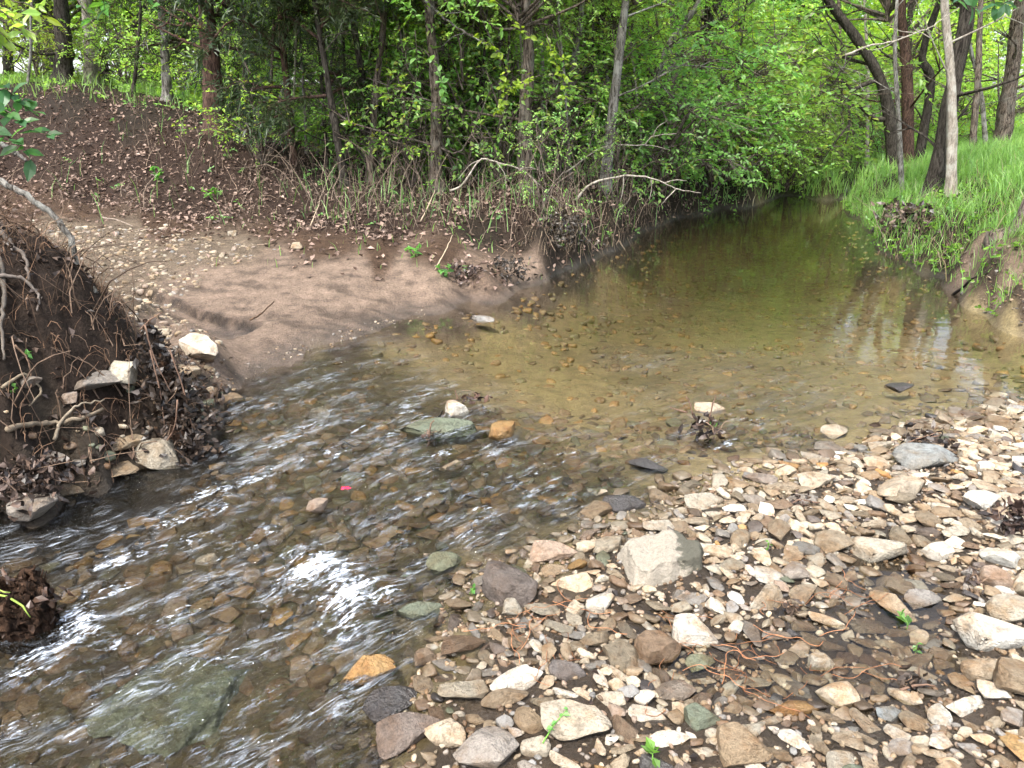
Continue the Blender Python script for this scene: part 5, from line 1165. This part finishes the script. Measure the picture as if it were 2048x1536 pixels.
rod('stick', hits([(205, 435), (235, 440), (265, 452)], .015), .010, 'stick', 'grey stick lying at the far side of the track', (.25, .2, .16), group='sticks on the beach and bank', n=10)
rod('stick', hits([(1905, 590), (1940, 562), (1975, 545)], .03), .014, 'stick', 'black wet stick sloping to the pool below the leaning trunk', (.02, .016, .014), group='sticks on the beach and bank', n=10)
rod('stick', hits([(515, 490), (540, 487), (556, 478)], .015), .007, 'stick', 'small forked stick on the dark mud', (.2, .15, .11), group='sticks on the beach and bank', n=10)
# ------------------------------------------------------------------ driftwood pile, leaf clumps
def crumpled(g, C, spread, n, L, a, b):
    P = C + g.normal(size=(n, 3)) * spread; d = unit(g.normal(size=(n, 3))); N = unit(g.normal(size=(n, 3)) + np.array([0, -.3, .6])); N = unit(N - d * (N * d).sum(1)[:, None])
    S = np.cross(N, d); LL = (L * g.uniform(.45, 1.2, n))[:, None]; cu = g.uniform(-.35, .35, (n, 1)); q = [P - d * LL * .5 + N * LL * cu]
    for al, sd in ((-.25, .20), (.15, .26), (.62, 0), (.15, -.26), (-.25, -.20)): q.append(P + d * LL * al + S * LL * sd * g.uniform(.6, 1.2, (n, 1)) + N * LL * (cu if sd == 0 else .6 * cu + g.uniform(-.15, .15, (n, 1))))
    q.append(P); k = np.arange(n)[:, None] * 7
    return np.stack(q, 1).reshape(-1, 3), np.concatenate([k + np.array([[x_, (x_ + 1) % 6, 6]]) for x_ in range(6)]), np.repeat(leaf_cols(g, n, a, b), 7, 0)
def clump(label, base, axis, rads, n, L, name='leaf_clump', twigs=(), green=0, a=(.012, .010, .009), b=(.07, .045, .032), seed=0, core=None):
    g = np.random.default_rng(seed); base = np.array(base); t = empty(name, base); tag(t, label, 'debris', 'drifted leaf clumps')
    mb = MB(); m = 10
    for k in range(m):
        s_ = k / (m - 1); mb.add(*[q for q in (lambda r: (r[0], r[1], None, r[2]))(crumpled(g, np.array(axis) * s_, np.array([rads[0] * (1 - s_) + rads[1] * s_] * 2 + [rads[2]]), n // m, L, a, b))])
    lf = obj('leaf_mat', mb.mesh('leaf_mat', False), M['wetleaf'], t); lf['kind'] = 'stuff'
    if core is not None: rod('stump', core - base, .05, None, None, None, 'rotten', parent=t, n=14, taper=.25, sides=9)
    for k in range(9):
        p0 = np.array(axis) * g.random() + g.normal(size=3) * rads[0] * np.array([.8, .8, .3]); dd = g.normal(size=3) * np.array([1, .7, .5]); p1 = p0 + dd * rads[0] * 1.1
        rod('twig', np.array([p0, (p0 + p1) / 2 + g.normal(size=3) * .01, p1]), .0025, None, None, np.array((.14, .095, .065)) * g.uniform(.4, 1.6), None, parent=t, n=7, taper=.5, sides=4)
    for tw in twigs: rod('twig', np.array(tw) - base, .0045, None, None, (.16, .10, .07), None, parent=t, n=10, taper=.5, sides=5)
    if green:
        V_, T_, C_ = crumpled(g, np.array(axis) * .8 + np.array([0, -.02, .02]), .015, green, L * .9, (.12, .30, .06), (.2, .4, .08)); obj('green_leaf', make_mesh('green_leaf', V_, [T_], C_, False), M['leaf'], t)
    return t
B0 = hit(375, 885); Tp = PY(290, 640, B0[1] + .12)
tws = [[PY(a, b, B0[1] - .08 + .03 * k) for a, b in pp] for k, pp in enumerate([[(355, 800), (350, 850), (330, 890), (300, 930)], [(300, 700), (320, 780), (330, 860)], [(290, 650), (310, 720), (345, 790)], [(340, 700), (370, 790), (390, 880)], [(280, 660), (300, 640), (325, 625)], [(250, 870), (330, 860), (430, 850)], [(345, 860), (310, 930), (235, 1000), (165, 1040), (158, 1100)]])]
clump('black heap of wet leaves and twigs caught on a leaning driftwood stump', B0, (Tp - B0) * .86, (.10, .018, .035), 900, .058, 'driftwood_pile', tws, 0, seed=1, core=np.array([B0 + (0, 0, -.05), (B0 + Tp) / 2 + np.array([.01, 0, .02]), Tp]))
def clump_px(label, px, py, wpx, hpx, n, L, seed, twpix=(), green=0, b=(.07, .045, .032)):
    p = hit(px, py); k = 1 / px_per_m(*p); Z0 = max(p[2], float(wlev(p[0], p[1]))); p = np.array([*G(px, py, Z0), Z0])
    tw = [[PY(a_, b_, p[1] - .02) for a_, b_ in q] for q in twpix]
    clump(label, p, (0, 0, hpx * k * .7), (wpx * k * .27, wpx * k * .16, .012), n, L, 'leaf_clump', tw, green, b=b, seed=seed)
clump_px('dark leaf clump with green leaves and twigs standing in midstream', 1412, 875, 66, 62, 60, .05, 2, [[(1375, 825), (1340, 815)], [(1385, 830), (1380, 808), (1372, 792)], [(1415, 850), (1425, 810), (1432, 792)]], 3)
clump_px('long black leaf clump with pale twigs on the gravel bar', 1850, 892, 140, 34, 90, .05, 3, [[(1795, 895), (1830, 880), (1870, 866)], [(1800, 900), (1840, 882), (1880, 870)]])
clump_px('black leaf clump at the side of the bar by the picture edge', 2030, 1070, 90, 90, 110, .05, 4, b=(.10, .05, .04))
clump_px('dark leaves wrapped over the head of the riffle stones', 945, 808, 60, 24, 26, .05, 5, [[(915, 800), (910, 780)]], b=(.12, .06, .04))
clump_px('brown leaves stuck on the grey-green riffle slab', 862, 880, 34, 24, 14, .045, 6, [[(858, 875), (862, 850), (868, 840)]], b=(.10, .06, .045))
clump_px('black leaf wrack with green bits on the far shore', 930, 560, 100, 40, 240, 0.049, 7, [[(880, 530), (930, 545), (970, 560)], [(900, 570), (950, 560), (1000, 545)]], 6, b=(.16, .11, .08))
clump_px('black leaf wrack along the undercut bank', 1020, 560, 120, 60, 272, 0.049, 8, b=(.10, .07, .05))
clump_px('dark hanging leaf mass on the undercut bank', 1120, 490, 150, 80, 528, 0.056, 9, b=(.12, .085, .06))
clump_px('black leaf mat lying below the pale crossing roots', 60, 975, 190, 70, 420, .05, 10, b=(.12, .075, .055))
clump_px('black leaves around the pale chunky rock', 390, 910, 70, 40, 80, .06, 11)
clump_px('leaf and root tangle at the cut grassy bank', 1800, 460, 110, 70, 200, .09, 12, [[(1760, 480), (1790, 450), (1830, 430)], [(1770, 500), (1800, 470), (1850, 440)], [(1830, 480), (1860, 520), (1885, 560)]], b=(.14, .10, .07))
clump_px('black twig wad among the stones of the middle bar', 1600, 1010, 60, 22, 36, .03, 13, [[(1570, 1015), (1600, 1000), (1640, 1005)]])
clump_px('black leaf scraps under the pointed cream block', 1590, 1225, 50, 20, 26, .035, 14)
clump_px('small black leaf wad by the mud patch', 1830, 1375, 60, 16, 26, .035, 15, [[(1800, 1380), (1830, 1370), (1870, 1372)]])
clump_px('dark leaf wad between white rocks at the bar side', 1950, 1175, 60, 26, 34, .04, 16)
# rotten stump standing in the water at the left edge
b_ = np.array([*G(45, 1245, -.12), -.2]); t = empty('stump', b_); tag(t, 'dark rotten stump with root ends standing in the fast water', 'stump')
sw = 1 / px_per_m(*b_); V3, T3 = rock_shape(777, 4, 9, (1, .9, .75), (.5, .85), .05)
V3, T3 = rock_shape(777, 5, 6, (.27, .22, .26), (.55, .9), .07); gg = np.random.default_rng(9)
for k in range(10): V3 = V3 + .006 * np.sin(V3 @ (gg.normal(size=3) * (30 + 14 * k)))[:, None] * gg.normal(size=3)
obj('wood', make_mesh('wood', V3 + np.array([-.02, 0, .10]), [T3]), M['rotten'], t)
cl_ = MB()
for k in range(5): cl_.add(*[q for q in (lambda r: (r[0], r[1], None, r[2]))(crumpled(gg, np.array([-.02, -.02, .16]), np.array([.07, .05, .035]), 40, .045, (.02, .012, .008), (.09, .05, .03)))])
lf_ = obj('leaf_mat', cl_.mesh('leaf_mat', False), M['wetleaf'], t); lf_['kind'] = 'stuff'
for k in range(9):
    a = random.uniform(0, 6.28); q = np.array([(math.cos(a) * .06, math.sin(a) * .06, .1), (math.cos(a) * .08, math.sin(a) * .08, .19), (math.cos(a) * .1, math.sin(a) * .1, .20 + random.uniform(0, .05))]); rod('splinter', q, .006, None, None, None, 'rotten', parent=t, n=6, taper=.3, sides=5)
for q in ([(-.06, -.05, .17), (0, -.06, .23), (.06, -.07, .20), (.09, -.08, .16)], [(-.1, -.05, .2), (-.04, -.06, .25), (.03, -.06, .24)]): rod('sprout', np.array(q), .005, None, None, (.22, .30, .06), None, parent=t, n=8)
# ------------------------------------------------------------------ small things
x, y = G(690, 976, -.03); zr = float(wlev(x, y)) + .022
mb = MB(); pts = []
for k in range(14):
    a = k / 14 * 6.283; r_ = (.030 if k % 2 == 0 else .012) * (1.0 if k not in (6, 8) else .7); pts.append((math.cos(a) * r_, math.sin(a) * r_ * .8, .004 * math.sin(k * 1.3)))
mb.add(np.array([(0, 0, .004)] + pts), [(0, k + 1, (k + 1) % 14 + 1) for k in range(14)], None, np.array((.62, .02, .02)))
tag(obj('fallen_leaf', mb.mesh('fallen_leaf', False), M['litter'], None, (x, y, zr)), 'single red star-shaped leaf on the riffle', 'leaf')
def plant(label, px, py, L, stems, leafn, colr=((.07, .22, .03), (.15, .36, .05)), seed=0):
    p = hit(px, py); t = empty('seedling', p); tag(t, label, 'plant', 'seedlings and sprigs'); g = np.random.default_rng(seed); mb = MB()
    for k, q in enumerate(stems): rod('stem', np.array(q, float), .0022, None, None, (.16, .34, .06), None, parent=t, n=8, sides=5)
    for q in stems:
        e = smooth_path(np.array(q, float), 12); Pn = e[np.linspace(3, 11, leafn).astype(int)]; d = unit(g.normal(size=(leafn, 3)) + np.array([0, 0, .3])); N = unit(np.array([0, 0, 1.]) + g.normal(size=(leafn, 3)) * .3); N = unit(N - d * (N * d).sum(1)[:, None])
        V_, T_, C_ = leaves(Pn, d, N, L * g.uniform(.7, 1.2, leafn), .3, leaf_cols(g, leafn, *colr)); mb.add(V_, T_, None, C_)
    lf = obj('leaves', mb.mesh('leaves', False), M['leaf'], t); lf['kind'] = 'stuff'
plant('fresh green sprig lying across the long cream stone', 1085, 1505, 0.021, [[(0, 0, .03), (.03, .04, .05), (.07, .09, .06)]], 10)
plant('green two-bladed seedling beside the dark flat stone', 1812, 1262, 0.039, [[(0, 0, .0), (.0, .0, .03), (-.02, .01, .05)]], 4, seed=1)
plant('grass sprig at the lower picture edge', 1305, 1525, 0.039, [[(0, 0, 0), (.0, 0, .03), (.01, 0, .04)]], 6, seed=2)
plant('tiny green seedling in the long puddle', 1830, 1310, 0.019, [[(0, 0, 0), (0, 0, .025), (0, 0, .04)]], 4, seed=3)
plant('small green seedling by the rounded slab', 945, 1190, .025, [[(0, 0, 0), (0, 0, .02), (.005, 0, .03)]], 5, seed=4)
plant('tiny seedling behind the limestone block', 1535, 1105, .022, [[(0, 0, .01), (0, 0, .03), (0, 0, .04)]], 5, seed=5)
plant('green seedling with round leaves on the near bank', 55, 715, .03, [[(0, 0, 0), (.01, -.02, .02), (.02, -.02, .03)]], 5, seed=6)
plant('bright seedling low on the near bank above the root', 30, 785, .03, [[(0, 0, 0), (.01, -.02, .02), (.02, -.02, .03)]], 4, seed=7)
plant('green weed on the shore wrack', 895, 555, .07, [[(0, 0, 0), (0, 0, .05), (.03, 0, .10)], [(0, 0, 0), (-.04, 0, .06), (-.07, 0, .08)]], 9, seed=8)
plant('green weed on the mud below the scaly trunk', 830, 515, .08, [[(0, 0, 0), (0, 0, .05), (.05, 0, .08)], [(0, 0, 0), (-.04, 0, .06), (-.09, 0, .08)]], 9, seed=9)
plant('leafy weed at the foot of the mound', 320, 365, .09, [[(0, 0, 0), (0, 0, .1), (.05, 0, .16)], [(0, 0, 0), (-.04, 0, .1), (-.09, 0, .16)]], 9, seed=10)
plant('broad-leaved weed on the litter slope', 425, 400, .09, [[(0, 0, 0), (0, 0, .1), (.05, 0, .14)], [(0, 0, 0), (-.05, 0, .08), (-.1, 0, .1)]], 8, seed=11)
# thin reddish rootlets trailing over the bar
g = np.random.default_rng(5); mb = MB()
for (px, py) in [(1140, 1240), (1090, 1260), (1180, 1230), (1120, 1290), (1060, 1270), (1330, 1230), (1440, 1340), (1400, 1310), (1500, 1290), (1560, 1330), (1610, 1350), (1600, 1220), (1700, 1180), (1720, 1230), (1350, 1350), (1680, 1340), (1480, 1400)]:
    for _ in range(3):
        p = hit(px + g.normal() * 25, py + g.normal() * 15); q = [p + (0, 0, .02)]; a = g.uniform(0, 6.28)
        for _k in range(7): a += g.normal() * .6; q.append(q[-1] + np.array([math.cos(a) * .03, math.sin(a) * .03, g.normal() * .006]))
        V_, T_, Q_ = tube(smooth_path(np.array(q), 16), .0011, 4, 0, 0, False); mb.add(V_, None, Q_, np.array((.26, .12, .06)) * g.uniform(.6, 1.5))
tag(obj('bar_rootlets', mb.mesh('bar_rootlets'), M['root']), 'fine reddish rootlets trailing over the wet gravel bar', None, None, 'stuff')

# ------------------------------------------------------------------ alike labels: told apart by distance
byl = {}
for o in COL.objects:
    if o.parent is None and o.get('label') and o.get('category'): byl.setdefault(o['label'], []).append(o)
for l_, os_ in byl.items():
    if len(os_) > 1:
        os_.sort(key=lambda o: o.location.y)
        words = ['nearer', 'farther'] if len(os_) == 2 else (['nearest', 'middle', 'farthest'] if len(os_) == 3 else None)
        if words:
            for o, w_ in zip(os_, words): o['label'] = w_ + ' ' + l_
        elif len(os_) <= 8:
            os_.sort(key=lambda o: o.location.x / o.location.y)
            for o, w_ in zip(os_, ['first', 'second', 'third', 'fourth', 'fifth', 'sixth', 'seventh', 'eighth']): o['label'] = f'{l_}, {w_} from the left'
